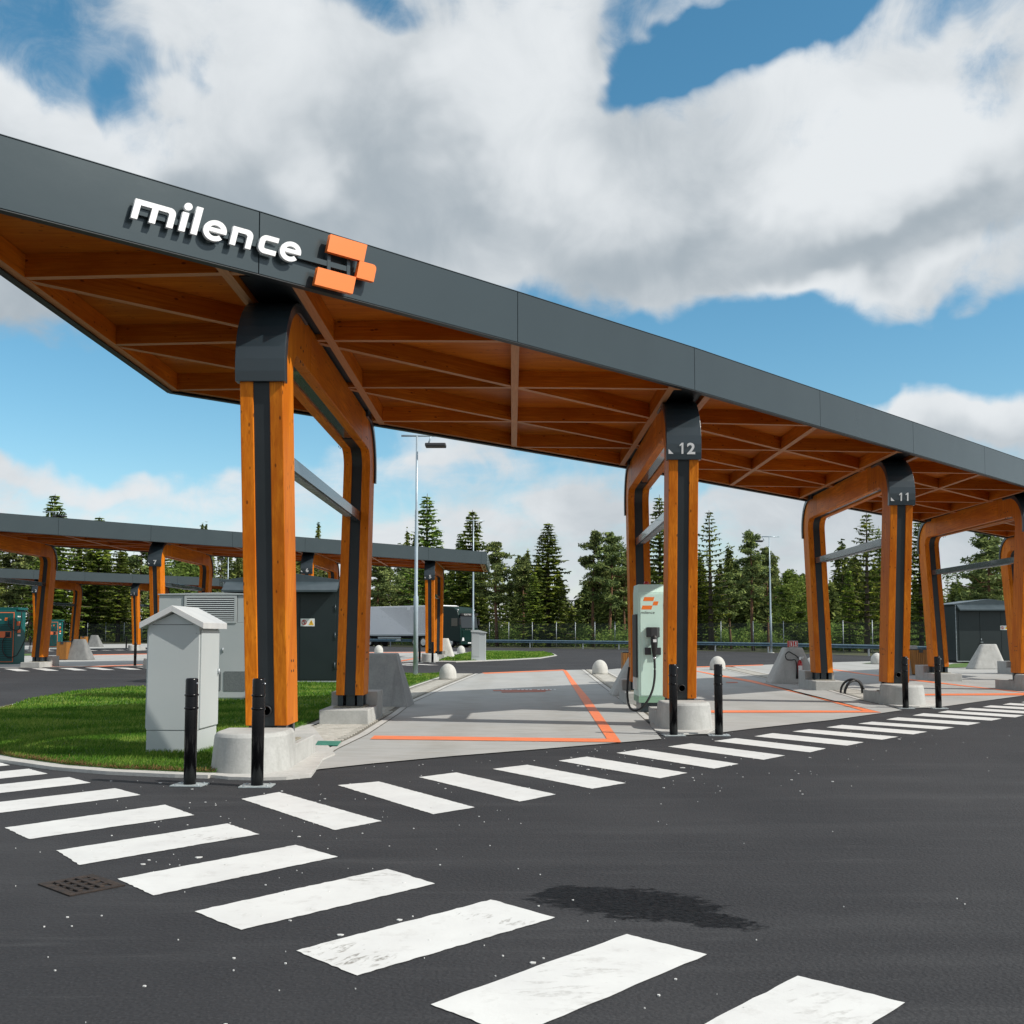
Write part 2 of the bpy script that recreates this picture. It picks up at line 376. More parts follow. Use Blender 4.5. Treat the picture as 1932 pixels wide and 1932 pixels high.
PRE3 = precast_mat('shaded_weathered_concrete', (.15, .155, .155), (.22, .225, .22), (.09, .09, .09))  # darker copy of the weathered concrete: shade on the left blocks put into colour
DOMEC = precast_mat('dome_concrete', (.48, .48, .45), (.58, .58, .55), (.30, .29, .26))
KERB = precast_mat('kerb_concrete', (.42, .42, .40), (.53, .52, .50), (.27, .26, .23))
PAVER = mat('paver_concrete', (.40, .385, .34), .85, col2=(.50, .485, .44), nscale=8, vary=.12, bump=.3, bscale=60, bdist=.004)
GROUT = mat('grout', (.30, .28, .22), .9, col2=(.22, .20, .15), nscale=10)
SAND = mat('joint_sand', (.16, .15, .125), .95)

def paint_mat(name, a, b, dirt, tread=True):
    m, q = new_mat(name, .55)
    n1 = q.noise(2.2, 7, .65); n2 = q.noise(42, 5, .7); n3 = q.noise(7, 8, .72)
    c = q.mix(q.rng(n1, .35, .7), a, b)
    c = q.mix(q.m('MULTIPLY', q.rng(n3, .54, .72), .55), c, dirt)
    if tread:
        # tyre prints: curved dashes in a few places
        def print_(cx, cy, rx, ry, rot, scale, st):
            mp = q.map((1, 1, 1), loc=(0, 0, 0)); vs = q.n('ShaderNodeVectorMath', operation='SUBTRACT'); q.l(mp, vs.inputs[0]); vs.inputs[1].default_value = (cx, cy, 0)
            rt = q.n('ShaderNodeVectorRotate', rotation_type='Z_AXIS'); q.l(vs.outputs[0], rt.inputs['Vector']); rt.inputs['Angle'].default_value = R(rot)
            sp_ = q.n('ShaderNodeSeparateXYZ'); q.l(rt.outputs[0], sp_.inputs[0])
            d = q.m('SQRT', q.m('ADD', q.m('POWER', q.m('ABSOLUTE', q.m('DIVIDE', sp_.outputs[0], rx)), 2.0), q.m('POWER', q.m('ABSOLUTE', q.m('DIVIDE', sp_.outputs[1], ry)), 2.0)))
            mask = q.rng(q.m('ADD', d, q.m('MULTIPLY', q.m('SUBTRACT', n3, .5), .9)), .7, 1.0, 1, 0)
            dn = q.noise(1.0, 3, .55, None)
            mpp = q.n('ShaderNodeMapping'); q.l(rt.outputs[0], mpp.inputs[0]); mpp.inputs['Scale'].default_value = (scale * 3.2, scale * .95, 1)
            nn = q.n('ShaderNodeTexNoise'); nn.inputs['Scale'].default_value = 1.0; nn.inputs['Detail'].default_value = 3; nn.inputs['Distortion'].default_value = .9; q.l(mpp.outputs[0], nn.inputs['Vector'])
            f = q.m('MULTIPLY', q.m('MULTIPLY', q.rng(nn.outputs['Fac'], .55, .64), mask), q.rng(n2, .34, .58))
            return q.m('MULTIPLY', f, st)
        P = [(650, 1800, .28, .17, 30, 9, .85), (705, 1655, .20, .2, 100, 9, .6), (380, 1580, .45, .09, 20, 8, .5), (930, 1735, .35, .08, 25, 7, .55), (1080, 1850, .42, .35, 80, 6, .3), (600, 1530, .2, .1, 110, 8, .3), (1560, 1900, .3, .2, 60, 7, .3)]
        tot = None
        for (px, py, rx, ry, ro, s_, st_) in P:
            g = G(px, py); f = print_(g.x, g.y, rx, ry, ro, s_, st_)
            tot = f if tot is None else q.m('MAXIMUM', tot, f)
        c = q.mix(tot, c, (.16, .145, .12))
    q.l(c, q.P.inputs['Base Color']); q.bump(n2, .25, .004); return m
WPAINT = paint_mat('white_road_paint', (.66, .665, .65), (.58, .58, .57), (.42, .41, .39))
OPAINT = paint_mat('orange_road_paint', (.84, .20, .055), (.72, .17, .05), (.45, .16, .08), False)
OPAINT2 = mat('faded_red_paint', (.50, .10, .045), .7, col2=(.40, .16, .11), nscale=6)

DGREY = mat('dark_coated_metal', (.022, .034, .042), .33, col2=(.026, .039, .048), nscale=2, coat=.25)
FASC = mat('fascia_metal', (.056, .076, .084), .24, metal=.35, col2=(.048, .066, .074), nscale=.6, rvar=.03, bump=.35, bscale=.9, bdist=.012)
CORE = mat('black_core', (.013, .019, .022), .5, col2=(.018, .024, .028), nscale=3)
STEEL = mat('brace_steel', (.045, .065, .08), .22, metal=.3, col2=(.05, .07, .088), nscale=3, coat=.4)
GALV = mat('galvanised_steel', (.22, .25, .27), .5, metal=.6, col2=(.46, .50, .53), nscale=14)
GALV2 = mat('galvanised_plate', (.40, .45, .46), .5, metal=.4, col2=(.50, .55, .56), nscale=30)
RAILM = mat('rail_steel', (.12, .20, .26), .4, metal=.5, col2=(.17, .26, .32), nscale=3)
POLEM = mat('pole_metal', (.42, .50, .56), .4, metal=.35, col2=(.36, .44, .50), nscale=4)
BLACK = mat('black_gloss_plastic', (.003, .003, .004), .24, spec=.3)
RUBB = mat('black_rubber', (.012, .012, .013), .55)
DARKP = mat('dark_plastic', (.035, .035, .038), .5)
CABG = mat('cabinet_grey', (.43, .475, .485), .42, col2=(.46, .50, .505), nscale=1.2, bump=.05, bscale=200, bdist=.001)
CABG2 = mat('cabinet_bluegrey', (.38, .42, .43), .42, col2=(.42, .455, .465), nscale=1.0)
CABR = mat('cabinet_roof', (.60, .62, .62), .35, col2=(.52, .54, .55), nscale=4)
MESHD = mat('perforated_dark', (.10, .115, .12), .7, col2=(.16, .18, .185), nscale=90, lo=.48, hi=.52)
KIOSK = mat('kiosk_green_black', (.008, .016, .018), .45, col2=(.011, .020, .022), nscale=1.2)
KROOF = mat('kiosk_roof', (.035, .052, .062), .3, col2=(.05, .07, .08), nscale=3)
MINT = mat('mint_paint', (.60, .80, .71), .38, col2=(.62, .82, .73), nscale=1.5)
MINTD = mat('mint_plinth', (.22, .38, .27), .45)
MINTS = mat('mint_grille', (.33, .48, .41), .55, col2=(.26, .39, .33), nscale=60, nstretch=(1, 1, 1), lo=.45, hi=.55)
TEAL = mat('teal_paint', (.0, .085, .080), .4, col2=(.0, .10, .094), nscale=2)
TEALD = mat('teal_grille', (.0, .045, .043), .5)
ORNG = mat('sign_orange', (.90, .20, .028), .35)
ORNG2 = mat('orange_panel', (.80, .17, .05), .45)
WHT = mat('sign_white', (.82, .83, .84), .35)
WHT2 = mat('print_white', (.75, .76, .76), .5)
REDP = mat('extinguisher_red', (.45, .012, .012), .3, coat=.3)
REDS = mat('sign_red', (.50, .015, .012), .45)
YEL = mat('sign_yellow', (.80, .45, .02), .45)
GRN = mat('green_cover', (.02, .16, .11), .6, col2=(.035, .20, .14), nscale=9)
INK = mat('print_black', (.015, .015, .016), .6)
SLATM = mat('slat_wood', (.36, .155, .03), .55, col2=(.27, .11, .02), nscale=6, nstretch=(6, 6, .5), vary=.12)
IRON = mat('cast_iron', (.020, .015, .013), .75, metal=.2, col2=(.045, .030, .022), nscale=18, bump=.6, bscale=60)
TRAIL = mat('trailer_white', (.80, .81, .84), .35, col2=(.83, .84, .86), nscale=.4)
CABP = mat('cab_green', (.003, .020, .017), .35, spec=.3)
GLASS = mat('cab_glass', (.008, .012, .014), .05, spec=.8)
CHROME = mat('chrome', (.6, .62, .65), .2, metal=.9)
LAMPG = mat('lamp_glass', (.7, .72, .74), .15)
# ================================================================ GROUND
def lawn_mat():
    m, q = new_mat('lawn', .9)
    n1 = q.noise(1.1, 6, .6); n2 = q.noise(30, 5, .7)
    c = q.mix(q.rng(n2, .3, .7), (.040, .095, .014), (.085, .165, .028))
    c = q.mix(q.m('MULTIPLY', q.rng(n1, .5, .8), .4), c, (.13, .14, .04))
    q.l(c, q.P.inputs['Base Color']); q.bump(n2, .8, .03); return m
LAWN = lawn_mat()
FLOOR = mat('forest_floor', (.030, .042, .014), .95, col2=(.075, .075, .03), nscale=.5)
struct(ground_sheet([(-900,-60),(900,-60),(900,900),(-900,900)], -.035, FLOOR, 'ground'))

# road asphalt, reaching behind the guardrail
RAIL = [G(x, y) for x, y in ((1932,1252),(1800,1245.5),(1640,1237.8),(1540,1234.2),(1450,1231.3),(1350,1228.9),(1240,1226.8),(1100,1224.3),(1000,1222.7),(915,1221.8))]
RAIL = [Vector((p.x, p.y, p.z)) for p in RAIL] + [Vector((-8, 99.5, 0)), Vector((-20, 105, 0)), Vector((-36, 112, 0))]
for p in RAIL: p.z = gz(p.x, p.y)
asph = [(60,-40),(60,30),(48,36)] + [(p.x + .3, p.y + .8) for p in RAIL] + [(-60,124),(-95,118),(-120,60),(-80,-40)]
struct(ground_sheet(asph, 0, ASPH, 'asphalt_road'))

def P2(*pts): return [(G(x, y).x, G(x, y).y) for x, y in pts]
def interp(tab, y):
    if y <= tab[0][1]: return tab[0][0]
    for (x0, y0), (x1, y1) in zip(tab, tab[1:]):
        if y <= y1: return x0 + (x1 - x0) * (y - y0) / (y1 - y0)
    return tab[-1][0]
J0L = P2((637.6,1415),(693.4,1388),(751,1349.4),(780.9,1325.7),(843.4,1296.9),(903,1272))
J0R = P2((1225,1368),(1198.4,1342.9),(1160.9,1314.8),(1126.5,1288.3),(1096.8,1264.2))
J1R = P2((1669,1332),(1620,1321.4),(1559.5,1303.4),(1457,1284.6),(1340,1257.5))
J2R = P2((1932,1290),(1800,1272),(1640,1256),(1560,1250.5))
def sh(J, d): return [(x + d, y) for x, y in J]
bay0 = P2((560,1467),(600,1453.5),(700,1442.5),(850,1428.5),(1000,1416.5),(1150,1404),(1248,1395.5)) + J0R + P2((1064,1264.8),(909.3,1270.8)) + J0L[::-1]
struct(ground_sheet(bay0, .012, SLAB, 'concrete_bay'))
bay1 = P2((1262,1386.5),(1300,1388),(1339.6,1386),(1419,1376),(1569,1359.6),(1701.8,1341)) + J1R + P2((1165,1262)) + sh(J0R, .98)[::-1]
struct(ground_sheet(bay1, .012, SLAB, 'concrete_bay'))
bay2 = P2((1690,1334),(1728,1337),(1766,1336),(1830,1327),(1932,1313)) + [(13.6, 26.0)] + [(16.0, 28.0), (40.0, 52.0)] + P2((1932,1241),(1800,1244),(1660,1247.5),(1500,1252)) + sh(J1R, .98)[::-1]
struct(ground_sheet(bay2, .012, SLAB, 'concrete_bay'))
# joint bed under strips
def strip_poly(J, wd, y0=None): return [(x + .015, y) for x, y in J] + [(x + wd - .015, y) for x, y in J[::-1]]
ap0 = P2((383,1466),(398,1447),(440,1425),(566,1372),(590,1374)) + [(-2.07, 12.1), (-2.12, 11.6)] + P2((587,1467),(540,1471.5),(485,1473),(430,1471))
struct(ground_sheet(ap0, .03, KERB, 'plinth_apron', thick=.06))
ap1 = P2((1236,1381),(1250,1384.5),(1290,1387.3),(1335,1385),(1352,1376),(1352,1352),(1229,1352),(1226,1368))
struct(ground_sheet(ap1, .03, KERB, 'plinth_apron', thick=.06))
ap2 = P2((1668,1331),(1700,1335.5),(1735,1335.5),(1765,1332),(1775,1318),(1640,1318))
struct(ground_sheet(ap2, .03, KERB, 'plinth_apron', thick=.06))

def paver_strip(xl, xr, y0, y1, nind):
    base = struct(ground_sheet([(xl(y0)+.0, y0), (xr(y0), y0)] + [(xr(y), y) for y in np.linspace(y0, y1, 90)[1:]] + [(xl(y), y) for y in np.linspace(y1, y0, 90)[:-1]], .008, SAND, 'paved_strip'))
    pv = MB().box(.0, .2, .0, .098, 0, .014).mesh('paver', PAVER); rest = MB(); cnt = 0; row = 0; y = y0 + .12
    while y < y1 - .1:
        a, b = xl(y) + .14, xr(y) - .14; n = max(1, int((b - a) / .205)); off = (b - a - n * .205) / 2 + (.1 if row % 2 else 0)
        for i in range(n - (row % 2)):
            x = a + off + i * .205; z = gz(x, y) + .010 + rnd.uniform(-.001, .002)
            if cnt < nind:
                o = obj('paver', pv, None, base); o.location = (x, y, z); o.rotation_euler = (0, 0, rnd.uniform(-.012, .012)); cnt += 1
            else: rest.box(x, x + .2, y, y + .098, z, z + .014)
        y += .105 if y < y0 + 12 else .105; row += 1
    if rest.v: stuff(obj('paving', rest, PAVER, base))
    # flush kerb bands either side
    for f, s in ((xl, 1), (xr, -1)):
        yy = np.linspace(y0, y1, 90)
        ks = ground_sheet([(f(y), y) for y in yy] + [(f(y) + s * .115, y) for y in yy[::-1]], .018, KERB, 'edge_kerb', base)
TL0 = sorted([(x, y) for x, y in P2((566,1373),(700,1322),(773.7,1296),(828,1278),(836,1272.5))], key=lambda p: p[1])
J0Ls = sorted(J0L, key=lambda p: p[1]); J0Rs = sorted(J0R, key=lambda p: p[1]); J1Rs = sorted(J1R, key=lambda p: p[1])
paver_strip(lambda y: interp(TL0, y) + .02, lambda y: interp(J0Ls, y) - .012, 11.75, 36.8, 290)
paver_strip(lambda y: interp(J0Rs, y) + .012, lambda y: interp(J0Rs, y) + .965, 17.2, 41.0, 120)
paver_strip(lambda y: interp(J1Rs, y) + .012, lambda y: interp(J1Rs, y) + .965, 22.6, 44.5, 60)

# near lawn with its kerb
kin = [(-9.9,19.94),(-9.3,17.2),(-8.4,15.0),(-7.2,12.9)] + P2((0,1438.5),(100,1453),(200,1461.5),(330,1467.5),(392,1469))
lawn_back = P2((828,1272.5),(785,1275.5)) + [(-4.6,37.2),(-6.6,35.6),(-8.2,33.2),(-9.1,30.3),(-9.67,27.28),(-10.3,26.2),(-10.54,24.37),(-10.3,21.9)]
def ribbon(pts, wd, z, name, mat_, thick=.1, side=1):
    out = []
    for i, p in enumerate(pts):
        a = Vector(pts[max(i-1, 0)]); b = Vector(pts[min(i+1, len(pts)-1)]); d = (b - a).normalized(); out.append((p[0] - d.y * wd * side, p[1] + d.x * wd * side))
    return struct(ground_sheet(list(pts) + out[::-1], z, mat_, name, thick=thick)), out
kr, kin2 = ribbon(kin, .17, .035, 'lawn_kerb', KERB)
lawn_poly = kin2 + P2((400,1448),(440,1426),(566,1374)) + [(x, y) for x, y in TL0 if y > 16] + lawn_back
struct(ground_sheet(lawn_poly, .045, LAWN, 'lawn', thick=.09))
kb, _ = ribbon([(x, y) for x, y in lawn_back[1:]] + [kin[0]], .14, .03, 'lawn_kerb', KERB)
# lawn beyond number 5 and small ones
l2 = P2((826,1247.5),(842,1242),(856,1238),(892,1231),(918,1228.3),(975,1228.8),(1026,1231),(1041,1234.5),(1046,1237.3),(1018,1241.6),(960,1244.7),(906,1246.8),(860,1248.3))
k2 = P2((1026,1230.7),(1044,1233.8),(1051,1237.3),(1020,1242.6),(960,1245.8),(906,1248),(860,1249.6),(826,1249))
struct(ground_sheet(P2((900,1234)) + k2, .03, KERB, 'lawn_kerb', thick=.08))
struct(ground_sheet(l2, .05, LAWN, 'lawn', thick=.06))
struct(ground_sheet(P2((1625,1252.5),(1655,1250.3),(1690,1249.6),(1720,1250.5),(1700,1253)), .03, LAWN, 'lawn'))
struct(ground_sheet(P2((1752,1262),(1800,1253),(1900,1249),(1932,1252),(1932,1257),(1850,1259.5)), .03, LAWN, 'lawn'))
struct(ground_sheet(P2((38,1238.2),(40,1234.5),(62,1234),(60,1237.5)), .03, LAWN, 'lawn'))

# concrete islands under the two farther canopies
isB = P2((-140,1263.5),(0,1260.9),(278,1256.8),(560,1252.8),(700,1251),(826,1249.2),(850,1243),(864,1237),(890,1231),(862,1229.6),(700,1230.6),(278,1234),(0,1238.5),(-140,1241))
struct(ground_sheet(isB, .015, SLAB, 'concrete_island'))
isC = P2((-120,1230.5),(0,1228),(150,1224.8),(300,1221.5),(345,1218),(350,1215.2),(280,1214.8),(150,1216.4),(0,1219.5),(-120,1222))
struct(ground_sheet(isC, .015, SLAB, 'concrete_island'))

# ---- painted markings
def paint(name, pts, m_, z=.018, label=None, cat='road marking', group=None, jitter=0):
    q_ = P2(*pts)
    if jitter:
        out = []
        for i in range(len(q_)):
            a, b = Vector(q_[i]), Vector(q_[(i+1) % len(q_)]); n = max(2, int((b - a).length / .035)); d = (b - a).normalized(); nn = Vector((-d.y, d.x))
            for k in range(n):
                p = a.lerp(b, k / n) + nn * rnd.uniform(-jitter, jitter); out.append((p.x, p.y))
        q_ = out
    o = ground_sheet(q_, z, m_, name)
    if label: tag(o, label, cat, group)
    return struct(o)
g_ol = 'orange bay lines'
paint('bay_line', [(706,1390.1),(1144.7,1396),(1172.2,1402.9),(698.5,1397)], OPAINT)
paint('bay_line', [(1062.4,1265.7),(1068.5,1265.7),(1110,1317),(1172.2,1402.9),(1144.7,1396),(1098,1324)], OPAINT, .0185)
paint('bay_line', [(909,1270.3),(1062,1264.2),(1068,1265.5),(915,1272)], OPAINT)
paint('bay_line', [(1316,1341.8),(1628.2,1342.5),(1662.6,1345.9),(1316,1346.4)], OPAINT)
paint('bay_line', [(1302,1264.0),(1420,1284.6),(1628.2,1342.5),(1662.6,1345.9),(1418,1288.5),(1298,1264.4)], OPAINT, .0185)
paint('bay_line', [(1250,1260.5),(1440,1254.6),(1440,1256.0),(1250,1262)], OPAINT)
paint('bay_line', [(1740,1310.4),(1945,1309),(1975,1313),(1740,1313.4)], OPAINT)
paint('bay_line', [(1560,1261.6),(1716,1281.8),(1945,1309),(1975,1313),(1716,1284.5),(1556,1262.4)], OPAINT, .0185)
paint('bay_line', [(50,1257.3),(170,1258.5),(200,1258.9),(50,1258.4)], OPAINT)
paint('bay_line', [(160,1258.3),(278,1253.6),(278,1254.6),(180,1259.2)], OPAINT)
paint('bay_line', [(740,1249.5),(790,1240.8),(797,1240.8),(752,1249.8)], OPAINT)
paint('bay_line', [(640,1231.4),(845,1230.4),(845,1231.3),(640,1232.3)], OPAINT)
paint('bay_line', [(130,1236.3),(278,1233.8),(278,1234.9),(130,1237.4)], OPAINT)
for (x0, x1, y0) in ((929.6, 1042, 1303.3), (945, 1031, 1306.0)): paint('bay_line', [(x0, y0), (x1, y0 - 1.4), (x1 - 3, y0 + .6), (x0 + 2, y0 + 1.9)], OPAINT2, .0185)
for (x0, x1, y0) in ((1370, 1392, 1287.5), (1690, 1712, 1268.5)): paint('bay_line', [(x0, y0), (x1, y0), (x1, y0 + 2), (x0, y0 + 2)], OPAINT2, .0185)
mk = MB()
for i in range(14):
    if i in (3, 8): continue
    a = P2((946 + i*7.6, 1301.6 - .02*i), (950.6 + i*7.6, 1301.6 - .02*i), (950.0 + i*7.6, 1303.0), (945.4 + i*7.6, 1303.0)); zz = gz(*a[0]) + .0195
    mk.add([(x, y, zz) for x, y in a], [(3, 2, 1, 0)])
struct(obj('painted_lettering', mk, WPAINT))
RB = [[(455,1508),(527,1495),(720,1550),(632,1567)],[(637,1482),(715,1475),(896,1524),(818,1537)],[(790.6,1466.8),(860.8,1458),(1049,1499.5),(980.4,1513)],[(929.5,1451.3),(994.9,1443.4),(1180.8,1478),(1117.2,1488.8)],[(1053.6,1435.8),(1107.6,1428),(1296.7,1458.9),(1245,1469)],[(1162.6,1421),(1211.5,1414),(1393.9,1441.8),(1347,1450.8)],[(1259.5,1409),(1304,1403),(1481.4,1426),(1440.8,1434)],[(1347,1398.6),(1387.6,1393),(1558.9,1412.7),(1527.6,1419.9)],[(1422.9,1389.6),(1457.9,1383.6),(1629.8,1400.8),(1598.6,1407.4)],[(1494.5,1380.5),(1526.7,1376.1),(1695.4,1390.5),(1664,1396)],[(1559.5,1372.7),(1589,1368),(1750,1381),(1722.6,1386)],[(1618.9,1365.8),(1645.4,1362),(1800.7,1372.7),(1776.7,1377)],[(1672,1358),(1693.9,1353.6),(1850,1364),(1826.7,1368.6)],[(1721.4,1350.2),(1742.3,1346),(1890.8,1356),(1870.5,1360)]]
LB = [[(8.8,1562.4),(311.3,1519),(366.3,1538.6),(55,1584)],[(106.3,1605.6),(428.8,1554.6),(489.4,1574.7),(150,1633)],[(221.3,1659),(558.8,1594.9),(636.8,1617.4),(288.8,1690.6)],[(366.4,1720.5),(731.3,1640.3),(821.3,1668.4),(453.8,1756)],[(558,1794.8),(926.3,1698.4),(1048.5,1732.3),(673.1,1842.4)]]
for b in RB: paint('crossing_bar', b, WPAINT, .004, jitter=.005)
for b in LB: paint('crossing_bar', b, WPAINT, .004, jitter=.005)
def wbar(x, y, ax, ay, bx, by, z=.004, jit=.004):
    q_ = []
    cs = [Vector((x, y)), Vector((x + ax, y + ay)), Vector((x + ax + bx, y + ay + by)), Vector((x + bx, y + by))]
    for i in range(4):
        a, b = cs[i], cs[(i+1) % 4]; n = 14; d = (b - a).normalized()
        for k in range(n):
            p = a.lerp(b, k/n) + Vector((-d.y, d.x)) * rnd.uniform(-jit, jit); q_.append((p.x, p.y))
    return struct(ground_sheet(q_, z, WPAINT, 'crossing_bar'))
for i in range(1, 10): wbar(7.06 + .74*i, 18.19 + .72*i, .39, .48, .86, -1.15)
# left crossing, continued both ways (bar long side along (.87,.95), short side (.34,-.37))
for (tx, ty) in ((-3.65, 9.54), (-4.40, 10.29), (-5.10, 10.93), (-5.82, 11.62)): wbar(tx - .84, ty - .98, .84, .98, .38, -.40)
for (tx, ty) in ((.54, 4.92), (1.18, 4.33), (1.85, 3.72)): wbar(tx - .85, ty - .92, .85, .92, .32, -.31)
for (tx, ty) in ((-6.5, 12.3), (-7.25, 13.0), (-8.0, 13.7)): wbar(tx - .84, ty - .98, .84, .98, .38, -.40)
pB0, pB5 = G(7, 1261.9), G(256.3, 1258.5); stp = (pB5 - pB0) / 5
pb = [G(7,1261.8), G(33.6,1261.7), G(57,1266.4), G(32,1266.4)]
for i in range(-2, 18):
    o_ = pB0 + stp * i; q_ = [(o_.x + (p - pb[0]).x, o_.y + (p - pb[0]).y) for p in pb]
    struct(ground_sheet(q_, .004, WPAINT, 'crossing_bar'))
pC0, pC3 = G(160, 1226.8), G(262, 1225.6); stp = (pC3 - pC0) / 4
for i in range(-5, 6):
    o_ = pC0 + stp * i; q_ = [(o_.x, o_.y), (o_.x + .6, o_.y + .1), (o_.x + 1.6, o_.y - 1.4), (o_.x + 1.0, o_.y - 1.5)]
    struct(ground_sheet(q_, .004, WPAINT, 'crossing_bar'))
# flecks of white paint scattered round the crossings
fl = MB()
cents = [G(*p) for p in ((470,1535),(430,1500),(700,1600),(620,1690),(300,1640),(900,1540),(1180,1430),(1320,1480),(900,1820),(640,1760),(1250,1460),(1700,1395),(150,1700),(1400,1420),(560,1520),(760,1455),(1000,1430),(330,1530))]
for i in range(400):
    if i < 310: c0 = rnd.choice(cents); x, y = c0.x + rnd.gauss(0, .75), c0.y + rnd.gauss(0, .75)
    else: x, y = rnd.uniform(-4, 8), rnd.uniform(3.4, 15)
    if y < 3.2: continue
    s_ = .0034 * math.exp(rnd.gauss(0, .6)); a = rnd.uniform(0, 6.28); n = 5
    ring = [(x + s_*rnd.uniform(.6, 1.3)*math.cos(a + k*6.283/n)*1.4, y + s_*rnd.uniform(.6, 1.3)*math.sin(a + k*6.283/n)) for k in range(n)]
    fl.loft([[(u, v, .001) for u, v in ring], [(u, v, .006) for u, v in ring]])
stuff(obj('paint_flecks', fl, WPAINT))

# drain grating in the asphalt
g0, g1, g2, g3 = [G(*p) for p in ((75,1672.4),(172.5,1650.5),(235,1671),(130,1691))]
gc = (g0 + g1 + g2 + g3) / 4; th = math.atan2(g2.y - g3.y, g2.x - g3.x)
dr = thing('drain_grate', 'rusty cast iron drain grating sunk in the dark asphalt beside the left crossing', 'drain grate', (gc.x, gc.y, .002), th)
fr = MB(); a_, b_ = (g2 - g3).length / 2, (g1 - g2).length / 2; pit_n = max(3, int((2*a_ - .13) / .062))
fr.box(-a_, a_, -b_, -b_ + .045, 0, .006).box(-a_, a_, b_ - .045, b_, 0, .006).box(-a_, -a_ + .05, -b_ + .046, b_ - .046, 0, .006).box(a_ - .05, a_, -b_ + .046, b_ - .046, 0, .006)
obj('frame', fr, IRON, dr)
obj('pit', MB().box(-a_ + .051, a_ - .051, -b_ + .046, b_ - .046, -.001, .0008), INK, dr)
for i in range(pit_n):
    x = -a_ + .068 + i * .062; obj('bar', MB().box(x, x + .028, -b_ + .047, b_ - .047, .001, .012), IRON, dr, bevel=.003)
for i in range(3):
    y = (i - 1) * b_ * .42; obj('bar', MB().box(-a_ + .052, a_ - .052, y - .01, y + .01, .001, .009), IRON, dr)

HOLE = mat('dark_hole', (.001, .001, .001), .9, spec=0)
# ================================================================ PORTAL FRAMES
def fillet(p0, pc, p1, r, n):
    a = (Vector(p0) - Vector(pc)).normalized(); b = (Vector(p1) - Vector(pc)).normalized()
    ang = a.angle(b); d = r / math.tan(ang / 2); c = Vector(pc) + (a + b).normalized() * (r / math.sin(ang / 2))
    s = Vector(pc) + a * d; e = Vector(pc) + b * d; out = []
    v0, v1 = s - c, e - c; tot = v0.angle(v1)
    sg = 1 if (v0.x * v1.y - v0.y * v1.x) > 0 else -1
    for i in range(n):
        t = tot * i / (n - 1) * sg; out.append((c.x + v0.x*math.cos(t) - v0.y*math.sin(t), c.y + v0.x*math.sin(t) + v0.y*math.cos(t)))
    return out
T_ = 6.19; ZT, ZF = 5.08, .44; DP = .54
lean = .5 / 3.71
def oy(z): return -lean * (z - ZF)
NA = 12
def path(off, r, seam=.95, z0=ZF, n=NA):
    """polyline of the front leg turning into the beam, set in by off"""
    k = math.sqrt(1 + lean * lean); dy = off * k
    f = lambda z: oy(z) + dy
    zt = ZT - off
    arc = fillet((f(z0), z0), (f(zt), zt), (5, zt), r, n)
    return [(f(z0), z0)] + arc + [(seam, zt)]
def strip(mb, A, B, x0, x1):
    vs = []; n = len(A)
    for (y, z) in A: vs += [(x0, y, z), (x1, y, z)]
    for (y, z) in B: vs += [(x0, y, z), (x1, y, z)]
    o = 2 * n; fs = []
    for i in range(n - 1):
        a, b = 2*i, 2*i + 2
        fs += [(a, a+1, b+1, b), (o+b, o+b+1, o+a+1, o+a), (a, b, o+b, o+a), (a+1, o+a+1, o+b+1, b+1)]
    fs += [(0, o, o+1, 1), (2*n-2, 2*n-1, o+2*n-1, o+2*n-2)]
    return mb.add(vs, fs)
def mir(P): return [(T_ - y, z) for y, z in P]
SEAM = .98
shared = {}
def smesh(key, fn, m_):
    if key not in shared: shared[key] = fn().mesh(key.split('|')[0], m_)
    return shared[key]
A_, B_ = path(0, .8, SEAM), path(DP, .26, SEAM)
Ai, Bi = path(.018, .79, SEAM), path(DP - .018, .27, SEAM)
def text_mesh(s, size, name, m_, extrude=.001, fn=None, spacing=1, bold=0):
    cu = bpy.data.curves.new(name, 'FONT'); cu.body = s; cu.size = size; cu.extrude = extrude; cu.space_character = spacing; cu.resolution_u = 3; cu.offset = bold
    to = bpy.data.objects.new('tmp', cu); C.objects.link(to); dg = bpy.context.evaluated_depsgraph_get(); dg.update()
    me = bpy.data.meshes.new_from_object(to.evaluated_get(dg)); bpy.data.objects.remove(to); bpy.data.curves.remove(cu)
    me.name = name; me.materials.clear(); me.materials.append(m_)
    if fn:
        for v in me.vertices: v.co = fn(v.co)
    return me
def plinth_mb(back):
    n = 30; pts = lambda hw, ln: [(-hw, .03), (-hw, -ln + hw)] + [(-hw * math.cos(math.pi*i/n), -ln + hw - hw * math.sin(math.pi*i/n)) for i in range(1, n)] + [(hw, -ln + hw), (hw, .03)]
    f = (lambda x, y: (x, T_ - y)) if back else (lambda x, y: (x, y))
    if back: return MB().box(-.385, .385, T_ - .03, T_ + .68, 0, .47).box(-.384, .384, T_ - 1.12, T_ - .034, 0, .245)
    mb = MB(); rings = []
    for hw, ln, z in ((.40, .76, 0), (.385, .735, .2), (.372, .71, .375), (.352, .69, .408), (.33, .665, .418)):
        rings.append([(*f(x, y), z) for x, y in pts(hw, ln)])
    mb.loft(rings[:3], True, caps=False); mb.loft(rings[2:], True); mb.f.pop(-2); mb.sm.pop(-2); mb.mi.pop(-2)
    a, b = (.034, 1.12) if not back else (T_ - 1.12, T_ - .034)
    mb.box(-.385, .385, a, b, 0, .245)
    return mb
